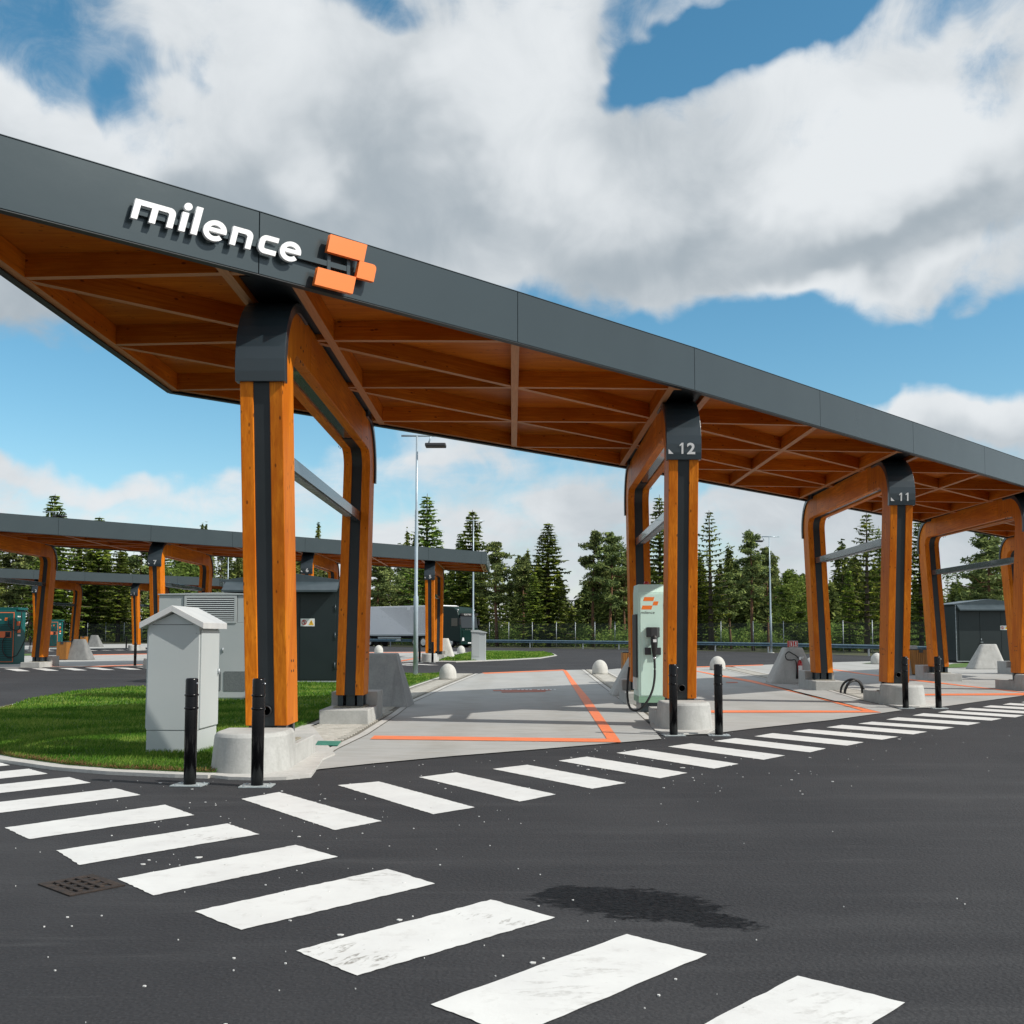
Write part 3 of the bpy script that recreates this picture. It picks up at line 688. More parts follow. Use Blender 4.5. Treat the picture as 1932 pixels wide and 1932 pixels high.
def portal(x, y, label, num=None, xo=0, rz=0):
    g = gz(x, y); t = thing('timber_portal_frame', label, 'portal frame', (x, y, g), rz, 'timber portal frames carrying the canopies')
    for side, sgn in (('l', -1), ('r', 1)):
        x0, x1 = (-.225, -.086) if sgn < 0 else (.086, .225)
        for bk in (0, 1):
            def fn(): return strip(MB(), mir(A_) if bk else A_, mir(B_) if bk else B_, x0, x1)
            obj('column', smesh(f'column|{side}{bk}', fn, WZ), None, t, bevel=.008)
        obj('crossbeam', smesh(f'crossbeam|{side}', lambda: MB().box(x0, x1, SEAM + .004, T_ - SEAM - .004, ZT - DP, ZT), WY), None, t, bevel=.008)
    for bk in (0, 1):
        obj('core_plate', smesh(f'core_plate|{bk}', lambda: strip(MB(), mir(Ai) if bk else Ai, mir(Bi) if bk else Bi, -.086, .086), CORE), None, t)
    obj('core_beam', smesh('core_beam|', lambda: MB().box(-.086, .086, SEAM, T_ - SEAM, ZT - DP + .03, ZT - .02), STEEL), None, t)
    # bent metal cap over each shoulder
    def capfn(bk):
        o1 = path(-.012, .812, .62, 4.06); o2 = path(-.04, .84, .62, 4.06); i1 = path(.07, .73, .62, 4.06)
        if bk: o1, o2, i1 = mir(o1), mir(o2), mir(i1)
        m_ = strip(MB(), o2, o1, -.262, .262); strip(m_, o1, i1, -.262, -.228); strip(m_, o1, i1, .228, .262); return m_
    for bk in (0, 1): obj('shoulder_cap', smesh(f'shoulder_cap|{bk}', lambda: capfn(bk), DGREY), None, t, bevel=.004)
    obj('top_rail', smesh('top_rail|', lambda: MB().box(-.2, .2, .63, T_ - .63, ZT + .002, ZT + .075), CORE), None, t)
    # brace bar between the legs
    def br():
        za, zb = 3.33, 3.49; ya = oy(za) + DP * 1.01 - .04
        return MB().box(-.08, .08, ya, T_ - ya, za, zb)
    obj('brace', smesh('brace|', br, STEEL), None, t, bevel=.008)
    obj('light_strip', smesh('light_strip|', lambda: MB().box(-.05, .05, .9, T_ - .9, 3.318, 3.329), GALV), None, t)
    for bk in (0, 1):
        def ft():
            m_ = MB(); ys = [.03, .5]
            for a in (-.2, .115):
                for yy in (.05, .40): m_.box(a, a + .085, yy, yy + .1, .262, ZF + .06)
                m_.box(a + .03, a + .055, .15, .40, .262, ZF + .06)
            m_.box(-.07, .07, .1, .45, .262, ZF + .05)
            if bk: m_.v = [(a, T_ - b, c) for a, b, c in m_.v]
            return m_
        obj('steel_foot', smesh(f'steel_foot|{bk}', ft, DGREY), None, t)
        obj('grout_pad', smesh(f'grout_pad|{bk}', lambda: MB().box(-.25, .25, (.04 if not bk else T_ - .62), (.62 if not bk else T_ - .04), .246, .262), GROUT), None, t, bevel=.004)
        p = obj('plinth', smesh(f'plinth|{bk}', lambda: plinth_mb(bk), PRE), None, t, bevel=.012); p.location = (xo if not bk else 0, 0, 0)
        bm_ = smesh('bolt|', lambda: MB().loft([[(xx, .015*math.cos(k*math.pi/4), .015*math.sin(k*math.pi/4)) for k in range(8)] for xx in (-.003, .003)]), INK)
        if y < 30 or x > 0:
            for sx in (-1, 1):
                for (yy, zz) in ((.18, 1.02), (.28, 1.02), (.18, 1.13), (.28, 1.13), (.1, 4.52), (.1, 4.68), (.24, 4.52), (.24, 4.68)):
                    y_ = (yy + oy(zz) + .06) if zz < 2 else yy + .3
                    ob_ = obj('bolt', bm_, None, t); ob_.location = (sx * .2255, T_ - y_ if bk else y_, zz)
    def pip():
        z = .60; y0 = oy(z) + .006; m_ = MB(); n = 18
        r = lambda rr, yy: [(-.0 + rr*math.cos(k*2*math.pi/n), yy, z + rr*math.sin(k*2*math.pi/n)) for k in range(n)]
        m_.loft([r(.058, y0 + .01), r(.058, y0 - .02), r(.046, y0 - .02), r(.046, y0 + .008)], True, caps=False)
        m_.add(r(.046, y0 + .006), [tuple(range(n))], mi=1); return m_
    obj('pipe_outlet', smesh('pipe_outlet|', pip, [RUBB, HOLE]), None, t)
    if num:
        zb = 4.06 + .085; face = lambda z: oy(z) - .040 * 1.01 - .0035
        cw = .13; x_ = .03 - cw * len(num) / 2
        for ch in num:
            if ch == '1':
                dm_ = MB(); o1 = [(.030, .112), (.030, .132), (.062, .165), (.088, .165), (.088, 0), (.060, 0), (.060, .130)]
                dm_.add([(x_ + a, face(zb + b) , zb + b) for a, b in o1], [(0, 1, 2, 6), (2, 3, 4, 5), (2, 5, 6)]); obj('digit', dm_, WHT2, t)
            else:
                tm = text_mesh(ch, .228, 'digit', WHT2, .0008, bold=.0065); x0 = min(v.co.x for v in tm.vertices)
                for v in tm.vertices: v.co = Vector((x_ + .012 + (v.co.x - x0) * 1.12, face(zb + v.co.y) - v.co.z, zb + v.co.y))
                obj('digit', tm, None, t)
            x_ += cw
        tri = [(-.235, zb), (-.16, zb), (-.235, zb + .075)]
        obj('arrow_mark', MB().add([(a, face(b), b) for a, b in tri] + [(a, face(b) + .001, b) for a, b in tri], [(0, 1, 2), (5, 4, 3), (0, 3, 4, 1), (1, 4, 5, 2), (2, 5, 3, 0)]), WHT2, t)
    return t
portal(-2.635, 11.08, 'orange timber portal frame nearest the camera with a blank dark cap beside the grey cabinets', None, -.07)
portal(2.61, 15.85, 'orange timber portal frame marked 12 beside the mint green charger', '12', 0, -.02)
portal(7.97, 21.25, 'orange timber portal frame marked 11 to the right of the fire extinguisher block', '11', 0, -.035)
portal(13.32, 26.5, 'timber portal frame cut by the right picture edge in front of the dark green kiosk', '10', 0, -.02)
portal(18.6, 31.75, 'farthest timber portal frame of the near canopy, mostly hidden at the right picture edge', '9')

# ================================================================ CANOPIES
def beam_obj(name, a, b, w_, z0, z1, parent, m_, org):
    a, b = Vector(a[:2]), Vector(b[:2]); L_ = (b - a).length; key = f'{name}|{L_:.2f}|{w_}|{z0}'
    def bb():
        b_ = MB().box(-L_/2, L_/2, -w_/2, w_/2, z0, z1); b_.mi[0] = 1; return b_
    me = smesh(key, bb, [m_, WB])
    o = obj(name, me, None, parent); c = (a + b) / 2
    o.location = (c.x - org[0], c.y - org[1], 0); o.rotation_euler = (0, 0, math.atan2(b.y - a.y, b.x - a.x)); return o
def canopy(front, frames, label, D=7.2, detail=True, group='wide flat canopies with grey fascia'):
    nJ = len(front); x0, y0 = front[0]; g = gz(front[nJ//2][0], front[nJ//2][1]); org = (x0, y0)
    t = thing('canopy', label, 'canopy', (x0, y0, g), 0, group)
    zl, zt = 5.025, 5.66; zb = 5.05
    P = lambda j, k: (front[j][0], front[j][1] + D * k / 3)
    rel = lambda p: (p[0] - x0, p[1] - y0)
    fd = (Vector(front[-1]) - Vector(front[-2])).normalized()
    # soffit boards cell by cell
    for j in range(nJ - 1):
        for k in range(3):
            c = [rel(P(j, k)), rel(P(j+1, k)), rel(P(j+1, k+1)), rel(P(j, k+1))]
            cx = sum(p[0] for p in c)/4; cy = sum(p[1] for p in c)/4
            c = [(cx + (p[0]-cx)*.998, cy + (p[1]-cy)*.998) for p in c]
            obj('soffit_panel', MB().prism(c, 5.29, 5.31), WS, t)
    allp = [P(j, 0) for j in range(nJ)] + [P(j, 3) for j in range(nJ-1, -1, -1)]
    obj('roof_deck', MB().prism([rel(p) for p in allp], 5.312, 5.60), CORE, t)
    for j in range(nJ - 1):      # long beams
        for k in range(4):
            dy = .085 if k == 0 else (-.085 if k == 3 else 0)
            a, b = P(j, k), P(j+1, k)
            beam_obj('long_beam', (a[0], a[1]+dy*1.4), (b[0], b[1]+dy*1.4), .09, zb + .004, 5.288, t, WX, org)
    for j in range(nJ):          # rafters front to back
        xs = (-.32, .32) if j in frames else ((.08,) if j == 0 else ((-.08,) if j == nJ-1 else (0,)))
        for dx in xs:
            sl = (front[min(j+1, nJ-1)][1] - front[max(j-1, 0)][1]) / (front[min(j+1, nJ-1)][0] - front[max(j-1, 0)][0])
            a = (P(j, 0)[0] + dx, P(j, 0)[1] + .05 + dx * sl); b = (P(j, 3)[0] + dx, P(j, 3)[1] - .05 + dx * sl)
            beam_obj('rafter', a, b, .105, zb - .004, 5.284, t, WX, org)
        if j in frames:
            a, b = P(j, 0), P(j, 3)
            obj('recess_shade_panel', MB().box(a[0]-x0-.26, a[0]-x0+.26, a[1]-y0+.32, b[1]-y0-.32, 5.12, 5.286), CORE, t)  # dark panel added as the shade in the recess between paired rafters
    for j in range(nJ - 1):      # cross beams straight across
        for k in range(1, 4):
            a, b = P(j, k), P(j+1, k-1)
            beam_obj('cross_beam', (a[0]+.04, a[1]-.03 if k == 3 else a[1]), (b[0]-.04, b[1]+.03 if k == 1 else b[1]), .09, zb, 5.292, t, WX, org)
    # fascia panels
    def panel(a, b, nm='fascia_panel'):
        a, b = Vector(a), Vector(b); d = (b - a).normalized(); L_ = (b - a).length
        me = smesh(f'{nm}|{L_:.2f}', lambda: MB().box(-L_/2 + .004, L_/2 - .004, -.045, 0, zl, zt), FASC)
        o = obj(nm, me, None, t, bevel=.003); c = (a + b)/2; o.location = (c.x - x0, c.y - y0, 0); o.rotation_euler = (0, 0, math.atan2(d.y, d.x))
        lp = smesh(f'drip_edge|{L_:.2f}', lambda: MB().box(-L_/2, L_/2, -.038, .05, zl - .012, zl - .001), CORE)
        o2 = obj('drip_edge', lp, None, t); o2.location = o.location; o2.rotation_euler = o.rotation_euler
    for j in range(nJ - 1):
        panel(P(j, 0), P(j+1, 0)); panel(P(j+1, 3), P(j, 3))
    panel(P(0, 3), P(0, 0), 'end_panel'); panel(P(nJ-1, 0), P(nJ-1, 3), 'end_panel')
    fl_ = MB()
    for a, b in ((P(0, 0), P(nJ-1, 0)),):
        pts = [P(j, 0) for j in range(nJ)]
        for p, q_ in zip(pts, pts[1:]):
            d = (Vector(q_) - Vector(p)).normalized(); n = Vector((d.y, -d.x))
            r0 = [rel(Vector(p) + n*.052), rel(Vector(q_) + n*.052), rel(Vector(q_) - n*.06), rel(Vector(p) - n*.06)]
            fl_.prism([tuple(v) if not isinstance(v, tuple) else v for v in r0], zt + .001, zt + .007)
    obj('roof_flashing', fl_, FASC, t)
    return t
FA = [(-5.10,7.86),(-2.57,10.07),(.04,12.47),(2.67,14.94),(5.32,17.58),(7.96,20.2),(10.6,22.84),(13.25,25.5),(15.9,28.15),(18.55,30.8),(21.2,33.45)]
canopy(FA, (1,3,5,7,9), 'near charging canopy with dark grey fascia, white lettering and orange timber underside')
FBl = [(-4.15 + 2.53*k, 50.35 + 2.53*k) for k in range(-12, 2)]
FBl = FBl[:-1] + [(-1.62, 52.88), (-1.36, 53.14)]
canopy(FBl, (12, 10, 8, 6, 4, 2), 'middle charging canopy passing behind the nearest frame and ending beyond number 5')
FCl = [(-28.1 + 2.5*k, 75.7 + 2.5*k) for k in range(-9, 3)]
canopy(FCl, (9, 7, 5, 3), 'farthest charging canopy, low behind number 7 at the left')
portal(-4.1, 51.3, 'distant timber portal frame marked 5 in front of the parked lorry', '5')
portal(-9.2, 46.25, 'distant timber portal frame marked 6 hidden mostly behind the dark kiosk', '6')
portal(-14.25, 41.2, 'distant timber portal frame marked 7 behind the large grey cabinet', '7')
portal(-19.3, 36.1, 'timber portal frame cut by the left picture edge beside the teal charger', '8')
portal(-28.1, 76.6, 'small far timber portal frame marked 1 left of number 7', '1')
portal(-33.1, 71.6, 'small far timber portal frame marked 2 partly behind the teal charger frame', '2')
portal(-38.1, 66.6, 'small far timber portal frame just off the left edge of the far canopy', '3')

# ================================================================ COMPANY SIGN ON THE FASCIA
ja, jb = Vector((-4.38, 8.49)), Vector(FA[1]); jt = (jb - ja).normalized(); jn = Vector((jt.y, -jt.x))
sg = thing('company_sign', 'raised white milence lettering with orange block emblem on the near fascia', 'sign', (jb.x, jb.y, 5.214), math.atan2(jt.y, jt.x))
# local frame: x along the fascia, -y outwards, z up
SHR = .233
def glyph(name, outers, holes, m_, y_out=.125, th=.035, parent=sg, shear=SHR, bev=.003):
    cu = bpy.data.curves.new('g', 'CURVE'); cu.dimensions = '2D'; cu.fill_mode = 'BOTH'; cu.extrude = th / 2
    for poly in outers + holes:
        s = cu.splines.new('POLY'); s.points.add(len(poly) - 1)
        for i, (u, v) in enumerate(poly): s.points[i].co = (u + shear * v, v, 0, 1)
        s.use_cyclic_u = True
    to = bpy.data.objects.new('tmp', cu); C.objects.link(to); dg = bpy.context.evaluated_depsgraph_get(); dg.update()
    me = bpy.data.meshes.new_from_object(to.evaluated_get(dg)); bpy.data.objects.remove(to); bpy.data.curves.remove(cu)
    for v in me.vertices: v.co = Vector((v.co.x, -y_out + th/2 - v.co.z, v.co.y))
    me.name = name; me.materials.clear(); me.materials.append(m_)
    return obj(name, me, None, parent)
def arc(cx, cy, rx, ry, a0, a1, n=10): return [(cx + rx*math.cos(R(a0 + (a1-a0)*i/n)), cy + ry*math.sin(R(a0 + (a1-a0)*i/n))) for i in range(n+1)]
H_ = .193; SW = .060; BW = .052
def letter_m(x): 
    w1, w2 = .166, .331
    out = [(x, 0), (x, H_)] + arc(x + .393 - .062, H_ - .062, .062, .062, 90, 0, 6) + [(x + .393, 0), (x + w2, 0), (x + w2, H_ - BW - .012), (x + w2 - .012, H_ - BW), (x + w1 + SW, H_ - BW), (x + w1 + SW, 0), (x + w1, 0), (x + w1, H_ - BW), (x + SW, H_ - BW), (x + SW, 0)]
    return out
def letter_n(x):
    out = [(x, 0), (x, H_)] + arc(x + .223 - .068, H_ - .068, .068, .068, 90, 0, 6) + [(x + .223, 0), (x + .163, 0), (x + .163, H_ - BW - .016), (x + .147, H_ - BW), (x + SW, H_ - BW), (x + SW, 0)]
    return out
def letter_c(x):
    r = .07
    return [(x + .2, H_)] + arc(x + r, H_ - r, r, r, 90, 180, 6) + arc(x + r, r, r, r, 180, 270, 6) + [(x + .2, 0), (x + .2, BW)] + arc(x + SW + .018, BW + .018, .018, .018, 270, 180, 3) + arc(x + SW + .018, H_ - BW - .018, .018, .018, 180, 90, 3) + [(x + .2, H_ - BW)]
def letter_e(cx):
    cy = H_/2 - .004; rx, ry = .118, .106; ix, iy = .064, .056
    o = arc(cx, cy, rx, ry, -8, 318, 34)          # outer sweep, open lower right
    a = R(318)
    inner_low = arc(cx, cy, ix, iy, 320, 186, 12)
    out = o + inner_low + [(cx - ix, cy - .012), (cx + rx*.99, cy - .015)]
    hole = [(cx - ix*.93, cy + .028)] + arc(cx, cy, ix, iy, 152, 28, 10) + [(cx + ix*.93, cy + .028)]
    return out, hole
glyph('letter_m', [letter_m(-1.321)], [], WHT)
glyph('letter_i', [[(-.872, 0), (-.872, H_), (-.81, H_), (-.81, 0)], arc(-.835, .255, .040, .038, 0, 345, 20)], [], WHT)
glyph('letter_l', [[(-.754, 0), (-.754, .283), (-.690, .283), (-.690, 0)]], [], WHT)
for cx in (-.526, .289):
    o_, h_ = letter_e(cx); glyph('letter_e', [o_], [h_], WHT)
glyph('letter_n', [letter_n(-.358)], [], WHT); glyph('letter_c', [letter_c(-.062)], [], WHT)
glyph('emblem_block', [[(.680, .192), (.680, .386), (1.133, .386), (1.133, .192)]], [], ORNG, .15, .05, shear=.21)
glyph('emblem_block', [[(.617, -.192), (.617, -.001), (1.078, -.001), (1.078, -.192)]], [], ORNG, .15, .05, shear=.21)
glyph('emblem_block', [[(1.081, -.001), (1.081, .190)] + arc(1.30 - .05, .190 - .05, .05, .05, 90, 0, 6) + [(1.30, -.001)]], [], ORNG, .15, .05, shear=.21)
rail = MB().box(-1.27, 1.04, -.085, -.05, .062, .118); rail.box(.76, .80, -.09, -.05, -.11, .30).box(1.0, 1.04, -.09, -.05, .0, .30)
obj('mounting_rail', rail, FASC, sg)

# ================================================================ BOLLARDS
def bollard(label, p, group='black bollards with two rings'):
    t = thing('bollard', label, 'bollard', p, rnd.uniform(-.2, .2), group)
    obj('base_plate', smesh('base_plate|', lambda: MB().box(-.15, .15, -.11, .11, .002, .014), GALV2), None, t, bevel=.002)
    obj('post', smesh('post|', lambda: MB().lathe([(.057, .014), (.058, .5), (.058, .985), (.055, .997), (.048, 1.003), (.02, 1.0)], 28), BLACK), None, t)
    for z in (.845, .722): obj('ring', smesh(f'ring|{z}', lambda: MB().lathe([(.058, z - .012), (.064, z - .007), (.066, z), (.064, z + .007), (.058, z + .012)], 28), BLACK), None, t)
    obj('screw', smesh('screw|', lambda: MB().cyl(.108, .075, .013, .022, .011, n=8).cyl(-.108, -.075, .013, .022, .011, n=8).cyl(.108, -.075, .013, .022, .011, n=8).cyl(-.108, .075, .013, .022, .011, n=8), GALV), None, t)
    obj('reflector', smesh('reflector|', lambda: MB().tube([(.05, -.02, .955), (.068, -.02, .955)], .009, 8), CHROME), None, t)
    return t
BOL = [((358,1482), 'black bollard in front of the small grey gabled cabinet'), ((485,1484), 'black bollard in front of the rounded concrete plinth nearest the camera'),
       ((1271,1388), 'black bollard in front of the column marked 12'), ((1356.5,1388), 'black bollard standing right of the concrete plinth of number 12'),
       ((1709,1337), 'black bollard in front of the plinth of number 11'), ((1771,1337), 'black bollard right of the plinth of number 11'),
       ((791.6,1249.8), 'far black bollard left of the plinth of number 5'), ((816,1250.8), 'far black bollard in front of the plinth of number 5'),
       ((254.6,1256.5), 'black bollard just left of the small grey cabinet by the far crossing'), ((238,1224), 'tiny far black bollard left of frame 1 across the road'),
       ((56.8,1223.6), 'tiny far black bollard behind the teal charger at the left edge')]
for px, lb in BOL: bollard(lb, G(*px))

# ================================================================ DOMES AND SLOPED GUARD BLOCKS
def dome(label, p, r=.27):
    prof = [(r*1.0, 0), (r*1.0, .10), (r*.985, .17)] + [(r * math.cos(a), .17 + (r*1.28) * math.sin(a)) for a in [R(x) for x in range(8, 86, 7)]] + [(.008, .17 + r*1.28)]
    o = obj('concrete_dome', MB().lathe(prof, 32), DOMEC); o.location = p
    return tag(o, label, 'concrete dome', 'concrete domes at the ends of the paved strips')
for px, lb, r in (((845,1283.5), 'pale concrete dome on the paved strip behind the nearest frame', .27), ((1132,1273), 'concrete dome on the paving left of the mint charger', .28),
                  ((1353.9,1264.8), 'white concrete dome right behind the bollard beside number 12', .31), ((1532,1265.5), 'concrete dome half hidden behind the extinguisher block', .29),
                  ((1655,1253.5), 'small concrete dome between the two legs of frame 11', .3), ((870,1232.8), 'small far white dome in front of the lorry cab', .28), ((714.5,1232.6), 'small far white dome in front of the lorry trailer', .3)):
    dome(lb, G(*px), r)
def guard(label, p, m_=PRE, h=1.06, bl=.56, br=.5, tl=.30, tr=.30, bd=.85, td=.25, tx=0, sc=1.0, rz=0):
    """sloping concrete block: rounded rectangle base drawn in to a small flat top"""
    def ring(x0, x1, d, z, ox, c=.16):
        c = min(c, (x1 + x0) * .3); pts = []
        for (cx, cy, a0) in ((x1 - c, d/2 - c*.8, 0), (-x0 + c, d/2 - c*.8, 90), (-x0 + c, -d/2 + c*.8, 180), (x1 - c, -d/2 + c*.8, 270)):
            for k in range(5):
                a = R(a0 + 90*k/4); pts.append((ox + cx + c*math.cos(a), cy + c*.8*math.sin(a), z))
        return pts
    mb = MB().loft([ring(bl, br, bd, 0, 0), ring(bl, br, bd, .06, 0), ring(tl, tr, td + .02, h - .02, tx), ring(tl - .02, tr - .02, td - .02, h, tx)])
    o = obj('guard_block', mb, m_); o.location = p; o.rotation_euler = (0, 0, rz); o.scale = (sc, sc, sc)
    return tag(o, label, 'guard block', 'sloping concrete guard blocks behind the frames')
# near one behind frame 13, long and sloping towards the bay
mb = MB()
mb.loft([[(-.75, 0, 0), (.52, 0, 0), (.56, 1.05, 0), (-.75, 1.05, 0)], [(-.55, .10, 1.06), (.275, .10, 1.06), (.27, .62, 1.06), (-.55, .62, 1.06)]])
o = obj('guard_block', mb, PRE2, bevel=.02); o.location = (-2.56, 20.15, 0); tag(o, 'dark weathered concrete guard block sloping down behind the nearest frame', 'guard block', 'sloping concrete guard blocks behind the frames')
p = G(1184, 1315); guard('concrete guard block leaning in behind the mint charger and waste bin', (p.x + .32, p.y + .5, 0), PRE, bl=.66, br=.6, tl=.18, tr=.34, tx=.02, bd=1.1)
p = G(1505, 1291); p3 = p.copy(); guard('concrete guard block carrying the red fire extinguisher', (p.x, p.y + .45, gz(*p[:2])), PRE, bl=.74, br=.62, tl=.27, tr=.27, tx=-.02, bd=.9, td=.55)
p = G(1872, 1263.4); guard('pale concrete guard block in front of the right dark kiosk', (p.x, p.y + .4, p.z), PRE, bl=.78, br=.66, tl=.34, tr=.34, tx=.05)
p = G(1722, 1274.5); guard('concrete guard block with a straight side left of the slatted bin under frame 10', (p.x - .05, p.y + .5, p.z), PRE, bl=.35, br=.5, tl=.22, tr=.42)
p = G(150, 1245.8); guard('shaded grey concrete guard block right of the left slatted bin', (p.x - .3, p.y + .4, p.z), PRE3, bl=.5, br=.78, tl=.2, tr=.42, h=1.05)
p = G(176, 1220.8); guard('small far grey guard block beside the second slatted bin', (p.x - .1, p.y + .4, p.z), PRE3, bl=.5, br=.75, tl=.3, tr=.34)
p = G(843, 1241.5); guard('far white guard block just right of frame 5', (p.x - .2, p.y + .4, p.z), DOMEC, bl=.4, br=.62, tl=.3, tr=.28, h=1.12)

# ================================================================ SLATTED BINS
def bin_(label, p, w_=.52, h=.94):
    t = thing('waste_bin', label, 'waste bin', p, 0, 'slatted wooden waste bins')
    obj('body', smesh(f'body|{w_}{h}', lambda: MB().box(-w_/2 + .02, w_/2 - .02, .02, w_ - .02, .03, h - .03), DARKP), None, t)
    n = 8; s_ = w_ / n
    for i in range(n):
        x = -w_/2 + i * s_
        obj('slat', smesh(f'slat|f{i}{w_}{h}', lambda: MB().box(x + .006, x + s_ - .006, -.005, .019, .05, h - .035), SLATM), None, t)
        obj('slat', smesh(f'slat|s{i}{w_}{h}', lambda: MB().box(w_/2 - .019, w_/2 + .005, i*s_ + .006, (i+1)*s_ - .006, .05, h - .035), SLATM), None, t)
        obj('slat', smesh(f'slat|t{i}{w_}{h}', lambda: MB().box(-w_/2 - .005, -w_/2 + .019, i*s_ + .006, (i+1)*s_ - .006, .05, h - .035), SLATM), None, t)
    obj('lid', smesh(f'lid|{w_}{h}', lambda: MB().box(-w_/2 - .01, w_/2 + .01, -.01, w_ + .01, h - .03, h), DGREY), None, t, bevel=.006)
    obj('latch', smesh(f'latch|{w_}{h}', lambda: MB().box(-.05, .09, -.022, -.006, h - .13, h - .03), DARKP), None, t)
    return t
bin_('slatted orange waste bin under frame 10 beside the straight concrete block', G(1737.5, 1274.6))
bin_('slatted orange waste bin left of the dark sloping guard block at the left', G(115.5, 1245.9), .5)
bin_('small far slatted bin near frame 1', G(156.2, 1219.8), .5)
bin_('slatted waste bin half hidden between the charger and its guard block', G(1192, 1290), .5)

# ================================================================ CABINETS
# near gabled cabinet
t = thing('gabled_cabinet', 'light grey electrical cabinet with a pitched roof standing on the grass beside the nearest frame', 'electrical cabinet', (-3.97, 12.05, .0), R(-2))
W_, D_, H1, HA = .305, .70, 1.53, 1.67
obj('plinth_panel', MB().box(-W_ + .004, W_ - .004, .004, D_ - .004, 0, .298), CABG, t, bevel=.004)
obj('body', MB().xz([(-W_, .302), (W_, .302), (W_, H1), (0, HA), (-W_, H1)], 0, D_), CABG, t, bevel=.006)
rf = MB()
for s in (-1, 1):
    a = [(0, HA + .015), (s * (W_ + .075), H1 - .045), (s * (W_ + .075), H1 + .028), (0, HA + .088)]
    rf.xz(a if s > 0 else a[::-1], -.09, D_ + .09)
obj('roof', rf, CABR, t, bevel=.004)
obj('side_door', MB().box(-W_ - .022, -W_ - .002, .03, D_ - .03, .32, H1 - .05), CABG, t, bevel=.003)
obj('side_door', MB().box(W_ + .002, W_ + .018, .03, D_ - .02, .32, H1 - .06), CABG, t, bevel=.003)
obj('lock', MB().cyl(W_ + .03, D_ - .06, .93, 1.0, .014, n=8), GALV, t)
obj('seam', MB().box(-W_ + .05, W_ - .08, -.003, -.0005, H1 - .0, H1 + .006), DARKP, t)
for (x, z) in ((-.27, 1.43), (.27, 1.43)): obj('rivet', MB().tube([(x, -.006, z), (x, 0, z)], .008, 8), GALV, t)

# large grey power cabinet
pA = G(295.2, 1324.5); wd = 2.02; t = thing('power_cabinet', 'large blue grey power cabinet with a louvred panel behind the gabled cabinet', 'power cabinet', (pA.x, pA.y, .03), 0)
HH = 2.27
obj('body', MB().box(0, wd, 0, 1.05, .06, HH - .62).box(.003, wd - .003, .01, 1.04, HH - .615, HH - .02), CABG2, t, bevel=.004)
obj('roof', MB().xz([(-.02, HH - .02), (wd + .02, HH - .02), (wd + .02, HH), (wd * .62, HH + .03), (-.02, HH)], -.02, 1.07), CABG2, t, bevel=.003)
obj('base_rail', MB().box(.02, wd - .02, .02, 1.0, 0, .058), GALV2, t)
lx0, lx1, lz0, lz1 = .60, 1.62, HH - .58, HH - .085
obj('louvre_frame', MB().box(lx0 - .05, lx1 + .05, -.018, .004, lz1, lz1 + .045).box(lx0 - .05, lx1 + .05, -.018, .004, lz0 - .045, lz0).box(lx0 - .05, lx0, -.018, .004, lz0 + .0005, lz1 - .0005).box(lx1, lx1 + .05, -.018, .004, lz0 + .0005, lz1 - .0005), CABG2, t)
obj('louvre_back', MB().box(lx0, lx1, -.002, .006, lz0, lz1), INK, t)
for i in range(11):
    z = lz0 + .012 + i * (lz1 - lz0 - .012) / 11
    obj('louvre', MB().add([(lx0, -.020, z), (lx1, -.020, z), (lx1, -.003, z + .026), (lx0, -.003, z + .026), (lx0, -.022, z + .004), (lx1, -.022, z + .004)], [(0, 1, 2, 3), (4, 5, 2, 3), (0, 1, 5, 4)]), CABG2, t)
def rrect(x0, x1, z0, z1, c=.03, n=4):
    o_ = []
    for cx, cz, a0 in ((x1-c, z1-c, 0), (x0+c, z1-c, 90), (x0+c, z0+c, 180), (x1-c, z0+c, 270)):
        o_ += [(cx + c*math.cos(R(a0 + 90*k/n)), cz + c*math.sin(R(a0 + 90*k/n))) for k in range(n+1)]
    return o_
for a, b in ((.12, .50), (.58, .98), (1.06, 1.36), (1.42, 1.90)): obj('vent_grille', MB().xz(rrect(a, b, .20, .62), -.008, .002), MESHD, t)
for x in (.53, 1.68): obj('door_seam', MB().box(x, x + .008, -.003, .001, HH - .6, HH - .03), DARKP, t)
obj('hinge', MB().cyl(1.39, -.01, 1.02, 1.12, .012, n=8), GALV, t)

# small far cabinet on the far lawn
p = G(892.5, 1247); t = thing('small_cabinet', 'narrow light grey cabinet on the far lawn in front of the guardrail', 'electrical cabinet', (p.x + .35, p.y, p.z), 0)
obj('body', MB().box(-.44, .30, 0, .55, 0, 1.5), CABG, t, bevel=.01)
obj('door', MB().box(-.41, -.02, -.014, -.001, .22, 1.46), CABG2, t, bevel=.004)
obj('roof', MB().xz([(-.47, 1.50), (.36, 1.43), (.36, 1.48), (-.1, 1.60), (-.47, 1.57)], -.05, .6), CABG, t)

